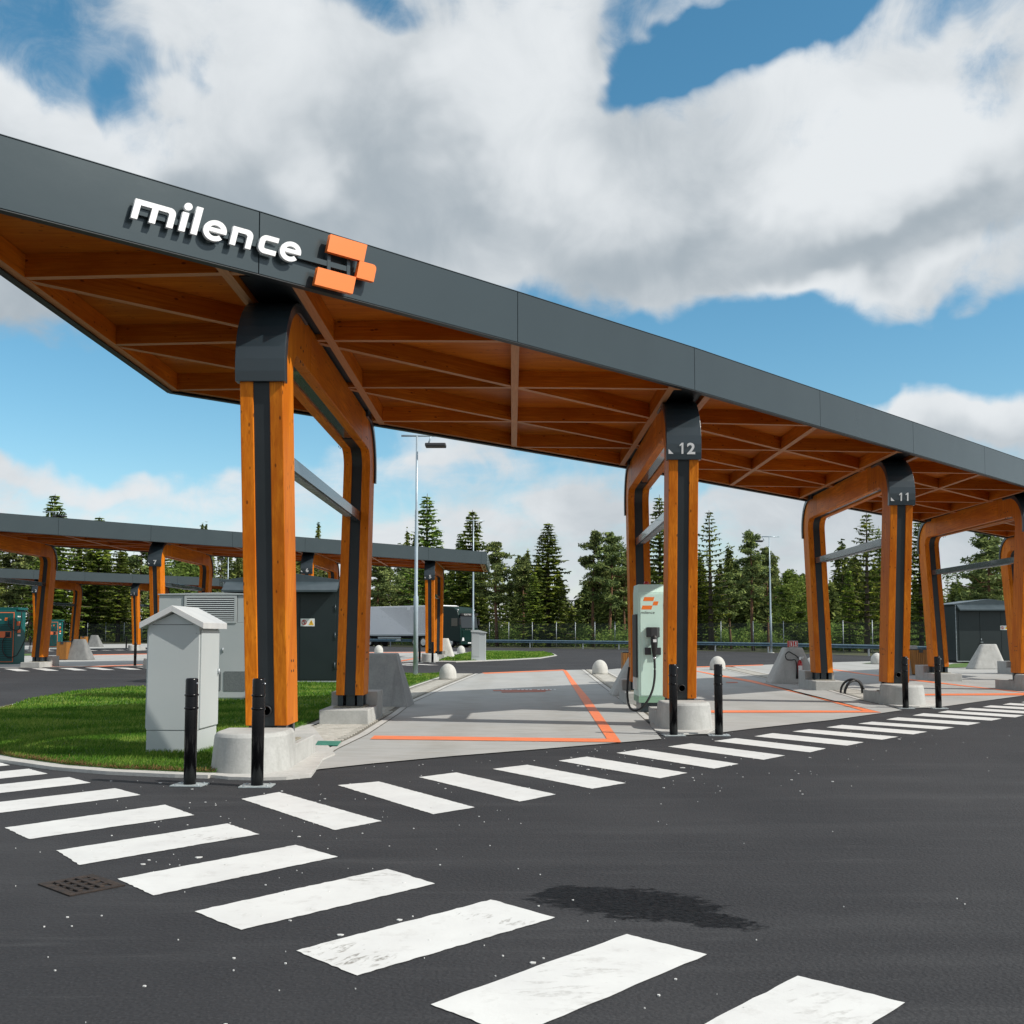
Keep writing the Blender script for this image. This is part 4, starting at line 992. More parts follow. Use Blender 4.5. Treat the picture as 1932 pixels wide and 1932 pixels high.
# dark kiosks (substations)
def kiosk(label, p, W=3.35, D=3.4, H=2.95, ad=.42, sides=True):
    t = thing('substation_kiosk', label, 'kiosk', p, 0, 'dark green substation kiosks')
    obj('wall', MB().box(0, W, 0, D, .12, H), KIOSK, t, bevel=.01)
    obj('base_rail', MB().box(-.01, W + .01, -.012, .03, .085, .122).box(W - .02, W + .012, .031, D, .085, .122), GALV2, t)
    obj('underside', MB().box(.06, W - .06, .08, D - .06, .0, .084), INK, t)
    obj('roof', MB().xz([(-.12, H), (W + .12, H), (W + .12, H + .05), (W/2, H + .30), (-.12, H + .05)], .0, D + .15), KROOF, t, bevel=.004)
    aw = MB().yz([(-.42, H - .30), (-.42, H - .245), (-.002, H + .02), (-.002, H - .12)], .04, W - .04)
    obj('awning', aw, KROOF, t)
    obj('gable_panel', MB().xz([(0, H + .0), (W, H + .0), (W, H + .035), (W/2, H + .27), (0, H + .035)], -.02, -.001), KROOF, t)
    for i in range(3):
        x0 = .12 + i * (W - .24) / 3; obj('door', MB().box(x0 + .008, x0 + (W - .24)/3 - .008, -.022, -.001, .15, H - .34), KIOSK, t, bevel=.004)
    for z in (.45, 1.3, 2.1):
        obj('hinge', MB().cyl(W - .14, -.035, z, z + .2, .018, n=8), KROOF, t)
    obj('corner_trim', MB().box(-.02, .0, -.02, .02, .12, H), GALV, t)
    obj('handle', MB().box(1.18, 1.32, -.07, -.025, 1.05, 1.08).box(1.22, 1.26, -.05, -.022, 1.17, 1.25), GALV, t)
    sg_ = obj('warning_sign', MB().box(2.22, 2.62, -.030, -.023, 1.68, 1.90), WHT2, t)
    c = lambda cx, cz, r, n=20, y=-.0335: [(cx + r*math.cos(2*math.pi*k/n), y, cz + r*math.sin(2*math.pi*k/n)) for k in range(n)]
    obj('prohibition_mark', MB().loft([c(2.32, 1.79, .075), c(2.32, 1.79, .052)], caps=False), REDS, sg_)
    obj('prohibition_bar', MB().add([(2.275, -.0337, 1.835), (2.29, -.0337, 1.85), (2.365, -.0337, 1.755), (2.35, -.0337, 1.74)], [(0, 1, 2, 3)]).add([(2.31, -.0335, 1.75), (2.335, -.0335, 1.75), (2.335, -.0335, 1.83), (2.31, -.0335, 1.83)], [(0, 1, 2, 3)], mi=1), [REDS, INK], sg_)
    obj('warning_triangle', MB().add([(2.45, -.0335, 1.715), (2.60, -.0335, 1.715), (2.525, -.0335, 1.865)], [(0, 1, 2)]), YEL, sg_)
    obj('warning_flash', MB().add([(2.52, -.0345, 1.735), (2.54, -.0345, 1.78), (2.525, -.0345, 1.78), (2.535, -.0345, 1.83), (2.505, -.0345, 1.775), (2.52, -.0345, 1.775)], [(0, 1, 2, 3, 4, 5)]), INK, sg_)
    return t
pk = G(640.5, 1291); kiosk('dark green substation kiosk on the lawn between the legs of the nearest frame', (pk.x - 3.35, pk.y, .0))
pk2 = G(1806, 1251.5); kiosk('dark green substation kiosk at the right edge behind the pale guard block', (pk2.x, pk2.y, pk2.z), W=3.45)

# ================================================================ CHARGERS
t = thing('mint_charger', 'mint green truck charger with a hanging black cable beside column 12', 'charger', (2.31, 18.75, .02), 0)
Wc, Dc, Hc = .82, .78, 2.33
obj('base', MB().box(.04, Wc - .02, .03, Dc - .03, 0, .17), DGREY, t)
obj('body', MB().loft([[(0, 0, .17), (Wc, 0, .17), (Wc, Dc, .17), (0, Dc, .17)], [(0, 0, 2.18), (Wc, 0, 2.18), (Wc, Dc, 2.18), (0, Dc, 2.18)], [(.012, .09, Hc), (Wc - .012, .09, Hc), (Wc - .012, Dc - .02, Hc), (.012, Dc - .02, Hc)]]), MINT, t, bevel=.006)
obj('plinth_band', MB().box(-.003, Wc + .003, -.004, Dc, .172, .285), MINTD, t)
obj('front_panel', MB().box(.035, Wc - .02, -.012, -.0005, .30, 2.15), MINT, t, bevel=.004)
obj('grille', MB().xz(rrect(.465, .80, 1.87, 2.00, .02), -.018, -.012), MINTS, t)
g_ = obj('grille', MB().xz(rrect(.465, .80, 1.10, 1.74, .02), -.018, -.012), MINTS, t)
sl = MB()
for i in range(26):
    z0 = 1.11 + i * .024; sl.add([(.47, -.0195, z0 + .016), (.795, -.0195, z0), (.795, -.0195, z0 + .010), (.47, -.0195, z0 + .026)], [(0, 1, 2, 3)])
stuff(obj('grille_slots', sl, MINTD, g_))
def para(x, z, w_, h, s, y): return [(x + s*0, y, z), (x + w_, y, z), (x + w_ + s, y, z + h), (x + s, y, z + h)]
em = MB()
for q_ in (para(.09, 2.02, .185, .072, .022, -.0135), para(.055, 1.865, .185, .072, .022, -.0135), para(.26, 1.94, .09, .072, .022, -.0135)): em.add(q_, [(0, 1, 2, 3)])
obj('emblem', em, ORNG, t)
tm = text_mesh('milence', .075, 'lettering', INK, .0003)
for v in tm.vertices: v.co = Vector((.04 + v.co.x * 1.1 + v.co.y * .2, -.0135 - v.co.z, 1.785 + v.co.y))
obj('lettering', tm, None, t)
hd = MB(); hx = .27
for (x0, x1, z0, z1, d0, d1) in ((hx - .13, hx + .11, 1.36, 1.54, .015, .14),): hd.loft([[(x0, -.012, z0), (x1, -.012, z0), (x1, -.012, z1), (x0, -.012, z1)], [(x0, -.06, z0), (x1, -.06, z0), (x1, -.06, z1), (x0, -.06, z1)], [(x0 + .07, -.16, z0), (x1 - .06, -.16, z0), (x1 - .06, -.16, z1), (x0 + .07, -.16, z1)]])
hol = obj('holster', hd, DARKP, t, bevel=.006)
for a_, b_ in ((-.16, -.05), (.03, .13)): obj('holster_foot', MB().box(hx + a_, hx + b_, -.07, -.012, 1.04, 1.17), DARKP, t, bevel=.006)
plug = obj('plug', MB().lathe([(.04, 1.40), (.062, 1.36), (.064, 1.25), (.05, 1.12), (.036, 1.06), (.03, .99)], 16, x=hx, y=-.12), RUBB, t)
obj('plug_mark', MB().box(hx - .03, hx + .03, -.205, -.199, 1.27, 1.32), WHT2, plug)
obj('cable_clamp', MB().cyl(hx + .0, -.12, .965, 1.0, .034, n=12), CHROME, t)
cb = [(hx, -.12, .98), (hx + .005, -.125, .80), (hx - .005, -.14, .60), (hx - .05, -.17, .40), (hx - .14, -.2, .22), (hx - .25, -.2, .09), (hx - .34, -.15, .045), (hx - .42, -.05, .06), (hx - .455, .08, .16), (hx - .46, .2, .35), (hx - .43, .33, .60), (hx - .40, .40, .8)]
def smooth(pts, n=6):
    P_ = [Vector(p) for p in pts]; out = []
    for i in range(len(P_) - 1):
        p0, p1, p2, p3 = P_[max(i-1, 0)], P_[i], P_[i+1], P_[min(i+2, len(P_)-1)]
        for k in range(n):
            u = k/n; out.append(.5 * ((2*p1) + (-p0 + p2)*u + (2*p0 - 5*p1 + 4*p2 - p3)*u*u + (-p0 + 3*p1 - 3*p2 + p3)*u**3))
    return out + [P_[-1]]
obj('cable', MB().tube(smooth(cb), .021, 10), RUBB, t)
obj('side_panel', MB().box(-.035, -.001, .12, .66, .62, 1.78), DARKP, t, bevel=.004)
obj('side_outlet', MB().box(-.05, -.001, .25, .5, .40, .62), WHT2, t)
obj('beacon', MB().lathe([(.05, Hc), (.05, Hc + .05), (.035, Hc + .07), (.01, Hc + .075)], 12, x=.22, y=.5), REDP, t)

def teal_charger(label, p, sc=1.0):
    t = thing('teal_charger', label, 'charger', p, 0, 'teal green chargers at the far islands'); t.scale = (sc, sc, sc)
    obj('body', MB().box(-1.4, 0, 0, .95, .0, 2.28), TEAL, t, bevel=.03)
    obj('top_box', MB().box(-1.3, .10, .05, .9, 2.28, 2.38), TEAL, t, bevel=.01)
    obj('front_trim', MB().box(-1.36, -.03, -.022, -.001, .10, 2.18), ORNG2, t, bevel=.02)
    obj('front_grille', MB().box(-1.34, -.055, -.034, -.0225, .13, 2.15), TEAL, t, bevel=.01)
    for i in range(16):
        z = .22 + i * .095
        if 1.05 < z < 1.42: continue
        obj('slat', MB().box(-1.3, -.1, -.046, -.0345, z, z + .04), TEALD, t)
    obj('screen_panel', MB().box(-1.3, -.12, -.05, -.0345, 1.12, 1.38), ORNG2, t)
    sk = obj('socket', MB().box(-.36, -.16, -.07, -.0505, 1.14, 1.36), INK, t)
    obj('outlet', MB().box(.0, .03, .15, .38, 1.62, 1.80), ORNG2, t); obj('outlet', MB().box(.0, .03, .2, .45, 1.32, 1.46), ORNG2, t)
    obj('cable', MB().tube(smooth([(-.25, -.08, 1.25), (-.42, -.12, 1.0), (-.4, -.13, .55), (-.2, -.1, .3), (.05, -.02, .35), (.14, .1, .5), (.3, .4, 1.2), (.33, .5, 2.0), (.2, .5, 2.3)]), .022, 8), RUBB, t)
    obj('cable', MB().tube(smooth([(-.2, -.08, 2.0), (-.22, -.12, 1.7), (-.1, -.12, 1.5), (.03, .1, 1.42), (.1, .25, 1.6), (.12, .3, 2.2)]), .02, 8), RUBB, t)
    tm = text_mesh('milence', .13, 'lettering', WHT2, .0005)
    for v in tm.vertices: v.co = Vector((-.95 + v.co.x, -.0475 - v.co.z, 1.84 + v.co.y))
    obj('lettering', tm, None, t)
    obj('emblem', MB().add(para(-.42, 1.83, .12, .05, .01, -.047), [(0,1,2,3)]).add(para(-.41, 1.9, .12, .05, .01, -.047), [(0,1,2,3)]), ORNG, t)
    obj('label_plate', MB().box(.001, .006, .25, .5, 1.18, 1.25).box(.001, .006, .2, .45, 1.98, 2.03), WHT2, t)
    return t
p = G(25.7, 1253.8); teal_charger('teal charger with an orange band at the left picture edge', (p.x, p.y, p.z), 1.05)
p = G(108.8, 1222.5); teal_charger('smaller far teal charger right of the leaning frame leg', (p.x, p.y, p.z), 1.0)

# ================================================================ FIRE EXTINGUISHER, ITS SIGN, CABLE LOOPS, COVERS
ex = G(1508, 1290.5); ey = ex.y - .10
t = thing('fire_extinguisher', 'red fire extinguisher hanging on the face of the concrete guard block', 'extinguisher', (ex.x, ey, .14), 0)
obj('cylinder', MB().lathe([(.062, 0), (.075, .02), (.075, .44), (.06, .50), (.03, .54), (.025, .57)], 20), REDP, t)
obj('print_label', MB().loft([[(.0762*math.sin(a), -.0762*math.cos(a), z) for a in [R(x) for x in range(-50, 51, 10)]] for z in (.20, .40)], caps=False), WHT2, t)
obj('valve', MB().box(-.03, .03, -.03, .03, .57, .63).box(-.02, .12, -.02, .02, .63, .655).box(-.02, .10, -.02, .02, .60, .612), CHROME, t)
obj('hose', MB().tube(smooth([(-.03, 0, .60), (-.1, -.02, .68), (-.2, -.02, .74), (-.33, -.02, .80), (-.42, -.02, .70), (-.38, -.02, .58), (-.25, -.02, .56), (-.14, -.03, .56), (-.105, -.04, .40), (-.1, -.04, .15)]), .016, 8), RUBB, t)
obj('horn', MB().lathe([(.016, .34), (.024, .20), (.04, .02), (.036, .02)], 12, x=-.1, y=-.04), RUBB, t)
so_ = thing('extinguisher_sign', 'small red and white fire extinguisher sign on top of the guard block', 'sign', (ex.x - .14, ey + .12, 1.08), R(0))
obj('plate', MB().box(-.13, .13, 0, .012, .0, .18), WHT2, so_)
obj('red_field', MB().box(-.12, -.015, -.003, -.0005, .012, .168).box(.005, .12, -.003, -.0005, .012, .168), REDS, so_)
obj('symbol', MB().box(-.085, -.05, -.006, -.0035, .03, .13).box(.03, .10, -.006, -.0035, .03, .05).box(.045, .085, -.006, -.0035, .07, .15).box(-.10, -.06, -.006, -.0035, .135, .15), WHT2, so_)
obj('side_plate', MB().box(-.143, -.131, .0, .14, .0, .18), REDS, so_)
p = G(1613, 1311); 
for k, (dx, dy, r, lb) in enumerate(((0, 0, .24, 'black cable loop standing out of the paving beside frame 11, front one'), (.03, .09, .22, 'black cable loop standing behind the front loop beside frame 11'), (-.05, .05, .23, 'black cable loop crossing the middle of the bundle beside frame 11'))):
    o = obj('cable_loop', MB().tube([(r*math.cos(a) * (1 + .06*k), .05*math.sin(a*2 + k) , .30*math.sin(a) * (1 + .05 * k) + .02) for a in [math.pi*i/16 for i in range(17)]], .026, 8), RUBB); o.location = (p.x + dx, p.y + dy, .02)
    tag(o, lb, 'cable', 'black cable loops out of the paving')
gl = []
for pts, lb in ((((595,1410.5),(637,1411),(643.5,1403),(600,1402.5)), 'green square cover in the paving beside the nearest plinth'), (((1631,1310.5),(1672,1314),(1682,1311.2),(1640,1308.3)), 'green square cover in the paving beside the cable loops')):
    q_ = P2(*pts); o = ground_sheet(q_, .034, GRN, 'green_cover', thick=.01); tag(o, lb, 'cover')

# ================================================================ LIGHT POLES
def pole(label, base, H, rz=0, heads=1, hside=1, r=.062, arm=1.3):
    t = thing('light_pole', label, 'light pole', base, rz, 'tall pale light poles')
    obj('foot', MB().cyl(0, 0, 0, .06, .24, .22, 16), PRE, t)
    obj('mast', MB().lathe([(r*1.35, .02), (r*1.3, 2.7), (r*.95, 2.76), (r*.9, H*.68), (r*.68, H*.69), (r*.6, H)], 14), POLEM, t)
    obj('crossarm', MB().tube([(-arm*.42, 0, H), (arm*.58, 0, H)], .035, 8), POLEM, t)
    for k in range(heads):
        x = arm * .3 * hside + k * .25
        obj('bracket', MB().tube([(x + .1*hside, 0, H), (x - .0, 0, H - .30)], .028, 6), POLEM, t)
        obj('lamp_head', MB().box(min(x - .1, x + .62*hside), max(x - .1, x + .62*hside), -.22, .22, H - .40, H - .28), DARKP, t, bevel=.03)
    return t
b = G(783.9, 1275); pole('tall pale light pole between the nearest frame and frame 5', b, 8.3)
b = G(892.6, 1230.8); pole('light pole in front of the second tall spruce right of the lorry cab', b, 9.6, heads=0, arm=1.4)
b = G(1455.2, 1232.3); pole('light pole behind the guardrail right of the tall pine', b, 8.6, hside=-1)
b = G(858.5, 1216.5); pole('light pole rising behind the lorry', b, 8.4)
b = G(85.7, 1226); pole('light pole whose lamps rise above the middle canopy at the left', b, (b.y/F)*(1226-965) * 1.0, heads=2)
b = G(427.6, 1219); pole('far light pole left of the dark kiosk roof', b, (b.y/F)*(1219-1049), hside=-1)

# ================================================================ GUARDRAIL AND FENCE
def resample(P_, step):
    out = [P_[0].copy()]; acc = 0
    for a, b in zip(P_, P_[1:]):
        d = (b - a).length; n = max(1, int(round(d/step)))
        for i in range(1, n+1): out.append(a.lerp(b, i/n))
    return out
gr = thing('guardrail', 'blue grey steel guardrail curving in front of the forest', 'guardrail', (0, 0, 0))
prof = [(0, .47), (-.07, .50), (-.07, .56), (0, .60), (-.07, .64), (-.07, .70), (0, .74), (.015, .74), (.015, .47)]
mb = MB(); rp = resample(RAIL, 4.0)
rings = []
for i, p in enumerate(rp):
    a = rp[max(i-1, 0)]; b = rp[min(i+1, len(rp)-1)]; d = (b - a); d.z = 0; d.normalize(); n = Vector((-d.y, d.x, 0))
    if n.y < 0: n = -n
    rings.append([(p.x + n.x*u, p.y + n.y*u, p.z + v) for u, v in prof])
mb.loft(rings); obj('rail_beam', mb, RAILM, gr)
pm = MB().box(-.05, .05, .02, .13, -.1, .68).mesh('post', GALV)
for p in resample(RAIL, 4.1)[:40]:
    o = obj('post', pm, None, gr); o.location = p
fn_ = thing('mesh_fence', 'tall see-through mesh fence with slim grey posts in front of the forest', 'fence', (0, 0, 0))
m_, q = new_mat('chain_link', .5)
q.P.inputs['Base Color'].default_value = (.10, .12, .12, 1); q.P.inputs['Metallic'].default_value = .3
q.P.inputs['Alpha'].default_value = .15
FP = []
for i, p in enumerate(RAIL[:10]):
    a = RAIL[max(i-1, 0)]; b = RAIL[i+1]; d = (b - a); d.z = 0; d.normalize(); n = Vector((-d.y, d.x, 0)); n = n if n.y > 0 else -n
    FP.append(p + n * 5.0)
FP += [Vector((-12, 112, 0)), Vector((-30, 120, 0)), Vector((-48, 127, 0)), Vector((-75, 132, 0)), Vector((-110, 133, 0))]
for p in FP: p.z = gz(p.x, p.y)
fp = resample(FP, 2.6); mb = MB()
for a, b in zip(fp, fp[1:]): mb.add([(a.x, a.y, a.z), (b.x, b.y, b.z), (b.x, b.y, b.z + 2.3), (a.x, a.y, a.z + 2.3)], [(0, 1, 2, 3)])
obj('wire_mesh', mb, m_, fn_)
pm = MB().cyl(0, 0, -.1, 2.45, .032, n=8).mesh('post', GALV)
for p in fp: o = obj('post', pm, None, fn_); o.location = p
c_ = FP[11]
obj('stay', MB().tube([c_ + Vector((-2.6, -.2, .0)), c_ + Vector((0, 0, 2.3))], .04, 6).tube([c_ + Vector((2.6, -.2, .0)), c_ + Vector((0, 0, 2.3))], .04, 6), GALV, fn_)

# ================================================================ LORRY
fc = G(868.5, 1222.0); th = R(-40)
lo = thing('articulated_lorry', 'dark green lorry with a white patterned trailer parked behind frame 5', 'lorry', (fc.x, fc.y, fc.z), th)
# local: +x forwards, the side nearest the camera is y = 0, body extends to y = +2.5
cab = obj('cab', MB().xz([(-2.35, .75), (-.05, .45), (.0, .9), (-.03, 1.75), (-.16, 2.6), (-.42, 3.45), (-.9, 3.78), (-2.35, 3.92)], .0, 2.5), CABP, lo, bevel=.10)
obj('side_window', MB().box(-1.15, -.35, -.02, -.002, 2.0, 2.75), GLASS, lo, bevel=.01)
obj('windscreen', MB().loft([[(.005, .12, 1.82), (-.145, .12, 2.95), (-.145, 2.38, 2.95), (.005, 2.38, 1.82)], [(.03, .14, 1.84), (-.12, .14, 2.93), (-.12, 2.36, 2.93), (.03, 2.36, 1.84)]]), GLASS, lo)
obj('sun_visor', MB().box(-.16, .06, .1, 2.4, 2.98, 3.2), INK, lo, bevel=.02)
tm = text_mesh('ELECTRIC', .2, 'lettering', WHT2, .001, spacing=1.15)
for v in tm.vertices: v.co = Vector((.065 + v.co.z, .45 + v.co.x, 3.02 + v.co.y))
obj('lettering', tm, None, lo)
obj('grille', MB().box(-.02, .045, .25, 2.25, .62, 1.62), CABP, lo, bevel=.03)
for k in range(5): obj('badge_letter', MB().box(.047, .055, .62 + k*.28, .76 + k*.28, 1.66, 1.74), CHROME, lo)
for y in (.18, 1.98): obj('headlight', MB().loft([[(.02, y, .62), (.02, y + .34, .62), (.02, y + .26, .95), (.02, y + .08, .95)], [(.06, y + .03, .64), (.06, y + .31, .64), (.06, y + .24, .92), (.06, y + .1, .92)]]), LAMPG, lo)
for y in (-.12, 2.5): obj('mirror', MB().box(-.14, .04, y, y + .12, 2.1, 2.75), INK, lo, bevel=.02)
obj('roof_lamp', MB().box(-.5, -.4, .08, .2, 3.5, 3.58).box(-.5, -.4, 2.3, 2.42, 3.5, 3.58), LAMPG, lo)
obj('chassis', MB().box(-3.4, -.1, .25, 2.25, .35, .75), INK, lo)
obj('bumper', MB().box(-.25, .03, .08, 2.42, .28, .60), CABP, lo, bevel=.04)
obj('number_plate', MB().box(.032, .04, 1.0, 1.5, .38, .49), WHT2, lo)
tb = obj('trailer_body', MB().box(-15.6, -2.75, .0, 2.5, 1.15, 4.02), TRAIL, lo, bevel=.03)
obj('refrigeration_unit', MB().box(-2.74, -2.38, .2, 2.3, 2.4, 3.95), TRAIL, lo)
obj('lower_rail', MB().box(-15.6, -2.75, -.012, .03, 1.10, 1.24), CABG2, lo)
dm = MB()
for i in range(60):
    for j in range(30):
        u = i / 59; v = j / 29; x = -12.2 + i * .155; z = 1.35 + j * .085
        if (u < .12 + .55 * (1 - v) * .9 and rnd.random() < .93) or (u + .55 * v < .42) or (u > .55 and v > .9 and u < .6): continue
        s_ = .05 * min(1, max(.25, (u + .5 * v - .3) * 1.6))
        dm.add([(x, -.006, z), (x + .055, -.006, z), (x + .055 + s_*1.1, -.006, z + s_), (x + s_*1.1, -.006, z + s_)], [(0, 1, 2, 3)])
stuff(obj('dash_pattern', dm, DARKP, tb))
obj('side_skirt', MB().box(-11.3, -8.0, .05, .09, .62, .78).box(-11.3, -8.0, .05, .09, .84, 1.0), CABG, lo)
obj('trailer_chassis', MB().box(-15.4, -3.2, .7, 1.8, .85, 1.12), INK, lo)
def wheel(x, y):
    sy = -1 if y < 1.2 else 1
    w_ = obj('wheel', MB().loft([[(x + r*math.cos(2*math.pi*k/22), yy, .5 + r*math.sin(2*math.pi*k/22)) for k in range(22)] for r, yy in ((.34, y), (.47, y), (.50, y + .05), (.50, y + .27), (.47, y + .32), (.34, y + .32))], True), RUBB, lo)
    yy = y - .003 if sy < 0 else y + .323
    obj('rim', MB().loft([[(x + r*math.cos(2*math.pi*k/20), yy + d*(-sy), .5 + r*math.sin(2*math.pi*k/20)) for k in range(20)] for r, d in ((.33, .0), (.30, .06), (.14, .05), (.11, -.02))], True), CHROME, w_)
for x in (-1.35, -4.9, -6.0, -12.6, -13.8, -15.0):
    wheel(x, .05); wheel(x, 2.13)

# ================================================================ TREES
def leaf_mat(name, a, b, c_tip, tl=.36):
    m = bpy.data.materials.new(name); m.use_nodes = True; t = m.node_tree
    for n in list(t.nodes): t.nodes.remove(n)
    gi = t.nodes.new('ShaderNodeNewGeometry'); oi = t.nodes.new('ShaderNodeObjectInfo')
    r1 = t.nodes.new('ShaderNodeValToRGB'); e = r1.color_ramp.elements
    tcx = t.nodes.new('ShaderNodeTexCoord'); nz = t.nodes.new('ShaderNodeTexNoise'); nz.inputs['Scale'].default_value = .9; nz.inputs['Detail'].default_value = 5; t.links.new(tcx.outputs['Object'], nz.inputs['Vector'])
    nr = t.nodes.new('ShaderNodeMapRange'); t.links.new(nz.outputs['Fac'], nr.inputs[0]); nr.inputs[1].default_value = .38; nr.inputs[2].default_value = .64; nr.inputs[3].default_value = -.34; nr.inputs[4].default_value = .36
    ad = t.nodes.new('ShaderNodeMath'); ad.operation = 'ADD'; ad.use_clamp = True
    e[0].color = (*a, 1); e[1].color = (*c_tip, 1); e[0].position = .0; e.new(.55).color = (*b, 1)
    t.links.new(gi.outputs['Random Per Island'], ad.inputs[0]); t.links.new(nr.outputs[0], ad.inputs[1]); t.links.new(ad.outputs[0], r1.inputs[0])
    hs_ = t.nodes.new('ShaderNodeHueSaturation'); t.links.new(r1.outputs[0], hs_.inputs['Color'])
    mr = t.nodes.new('ShaderNodeMapRange'); t.links.new(oi.outputs['Random'], mr.inputs[0]); mr.inputs[3].default_value = .75; mr.inputs[4].default_value = 1.25
    t.links.new(mr.outputs[0], hs_.inputs['Value'])
    mh = t.nodes.new('ShaderNodeMapRange'); t.links.new(oi.outputs['Random'], mh.inputs[0]); mh.inputs[3].default_value = .485; mh.inputs[4].default_value = .515
    t.links.new(mh.outputs[0], hs_.inputs['Hue'])
    d = t.nodes.new('ShaderNodeBsdfDiffuse'); tr = t.nodes.new('ShaderNodeBsdfTranslucent')
    t.links.new(hs_.outputs[0], d.inputs[0]); t.links.new(hs_.outputs[0], tr.inputs[0])
    mx = t.nodes.new('ShaderNodeMixShader'); mx.inputs[0].default_value = tl; t.links.new(d.outputs[0], mx.inputs[1]); t.links.new(tr.outputs[0], mx.inputs[2])
    o = t.nodes.new('ShaderNodeOutputMaterial'); t.links.new(mx.outputs[0], o.inputs[0]); return m
SPL = leaf_mat('spruce_needles', (.050, .080, .022), (.15, .22, .050), (.40, .48, .075))
PNL = leaf_mat('pine_needles', (.065, .092, .040), (.165, .21, .080), (.32, .36, .12), .2)
BRL = leaf_mat('broad_leaves', (.08, .135, .035), (.18, .27, .065), (.31, .40, .10), .4)
BKL = leaf_mat('forest_needles', (.060, .092, .034), (.155, .205, .068), (.30, .36, .10), .2)
GRB = leaf_mat('grass_blades', (.055, .13, .016), (.11, .22, .030), (.26, .33, .07), .35)
BARK = mat('spruce_bark', (.075, .055, .042), .9, col2=(.11, .088, .07), nscale=8)
PBARK = mat('pine_bark', (.20, .095, .045), .9, col2=(.11, .07, .05), nscale=2.2)
BBARK = mat('birch_bark', (.35, .34, .31), .8, col2=(.12, .11, .10), nscale=5)
def quad_mesh(name, V, m_):
    n = V.shape[0]; me = bpy.data.meshes.new(name); me.vertices.add(n*4); me.loops.add(n*4); me.polygons.add(n)
    me.vertices.foreach_set('co', V.reshape(-1).astype(np.float32)); me.loops.foreach_set('vertex_index', np.arange(n*4, dtype=np.int32))
    me.polygons.foreach_set('loop_start', np.arange(0, n*4, 4, dtype=np.int32)); me.update(calc_edges=True); me.materials.append(m_); return me
def quads(C_, D, S):      # centres, half-length vectors, half-width vectors
    return np.stack([C_ - D - S, C_ + D - S * .5, C_ + D + S * .5, C_ - D + S], axis=1)
def norm(a): return a / (np.linalg.norm(a, axis=-1, keepdims=True) + 1e-9)
def spruce(seed, H, R_, gap=.42, bare=.10, thin=1.0, droop=.25, tw=.46, per=6):
    r = np.random.default_rng(seed); Cs, Ds, Ss = [], [], []; br = MB()
    lean_x = r.normal(0, .01); z = H * bare
    while z < H * .985:
        t = (z - H*bare) / (H * (1 - bare)); Lb = R_ * ((1 - t) ** .8) * (.9 if t > .15 else .6 + 2 * t); nb = max(4, int(per * r.uniform(.8, 1.25))); a0 = r.uniform(0, 6.28)
        for k in range(nb):
            L_ = Lb * r.uniform(.62, 1.18); a = a0 + k*6.283/nb + r.normal(0, .18); d = np.array([math.cos(a), math.sin(a), 0.])
            up = .42 * t - .05 + r.normal(0, .05); st = np.arange(.18, L_, .145 / thin); 
            if len(st) == 0: st = np.array([L_*.7])
            u = st / L_; p = d * st[:, None]; p[:, 2] += z + up*st - droop*L_*u**1.6 + .12*L_*u**4; p[:, 0] += lean_x * z
            side = np.array([-d[1], d[0], 0.])
            for s_ in (-1, 1):
                ln = tw * (1.15 - .6*u) * r.uniform(.7, 1.25, len(st)); dirs = norm(side * s_ * .85 + d * .55 + r.normal(0, .16, (len(st), 3)) + np.array([0, 0, -.12]))
                Cs.append(p + dirs * ln[:, None] * .5); Ds.append(dirs * ln[:, None] * .5)
                wv = norm(np.cross(dirs, [0, 0, 1.]) + r.normal(0, .45, (len(st), 3))); Ss.append(wv * (.105 * r.uniform(.7, 1.3, len(st)))[:, None])
            ln = .14 * np.ones(len(st)); dn = norm(np.array([0, 0, -1.]) + r.normal(0, .35, (len(st), 3))); Cs.append(p + dn * .1); Ds.append(dn * .13); Ss.append(norm(d + r.normal(0, .3, (len(st), 3))) * .07)
            e = p[-1]; m0 = p[len(p)//2]
            br.tube([(lean_x*z, 0, z), tuple(m0), tuple(e)], .018 + .02*(1-t), 3)
        z += gap * (1 - .45*t) * r.uniform(.8, 1.2)
    V = quads(np.concatenate(Cs), np.concatenate(Ds), np.concatenate(Ss))
    br.loft([[(lean_x*zz + rr*math.cos(k*6.283/8), rr*math.sin(k*6.283/8), zz) for k in range(8)] for zz, rr in ((-.3, H*.016), (H*.5, H*.009), (H, .015))], True)
    return quad_mesh('crown', V, SPL), br.mesh('trunk', BARK)
def clump(r, c, rad, n, sz, flat=.55, Cs=None, Ds=None, Ss=None):
    p = norm(r.normal(0, 1, (n, 3))) * (r.uniform(.15, 1, n) ** .5)[:, None] * np.array([rad, rad, rad*flat]) + c
    d = norm(r.normal(0, 1, (n, 3)) * np.array([1, 1, .7]) + np.array([0, 0, .3])); s_ = norm(np.cross(d, r.normal(0, 1, (n, 3))))
    k = sz * r.uniform(.6, 1.4, n)[:, None]; Cs.append(p); Ds.append(d * k); Ss.append(s_ * k * .42)
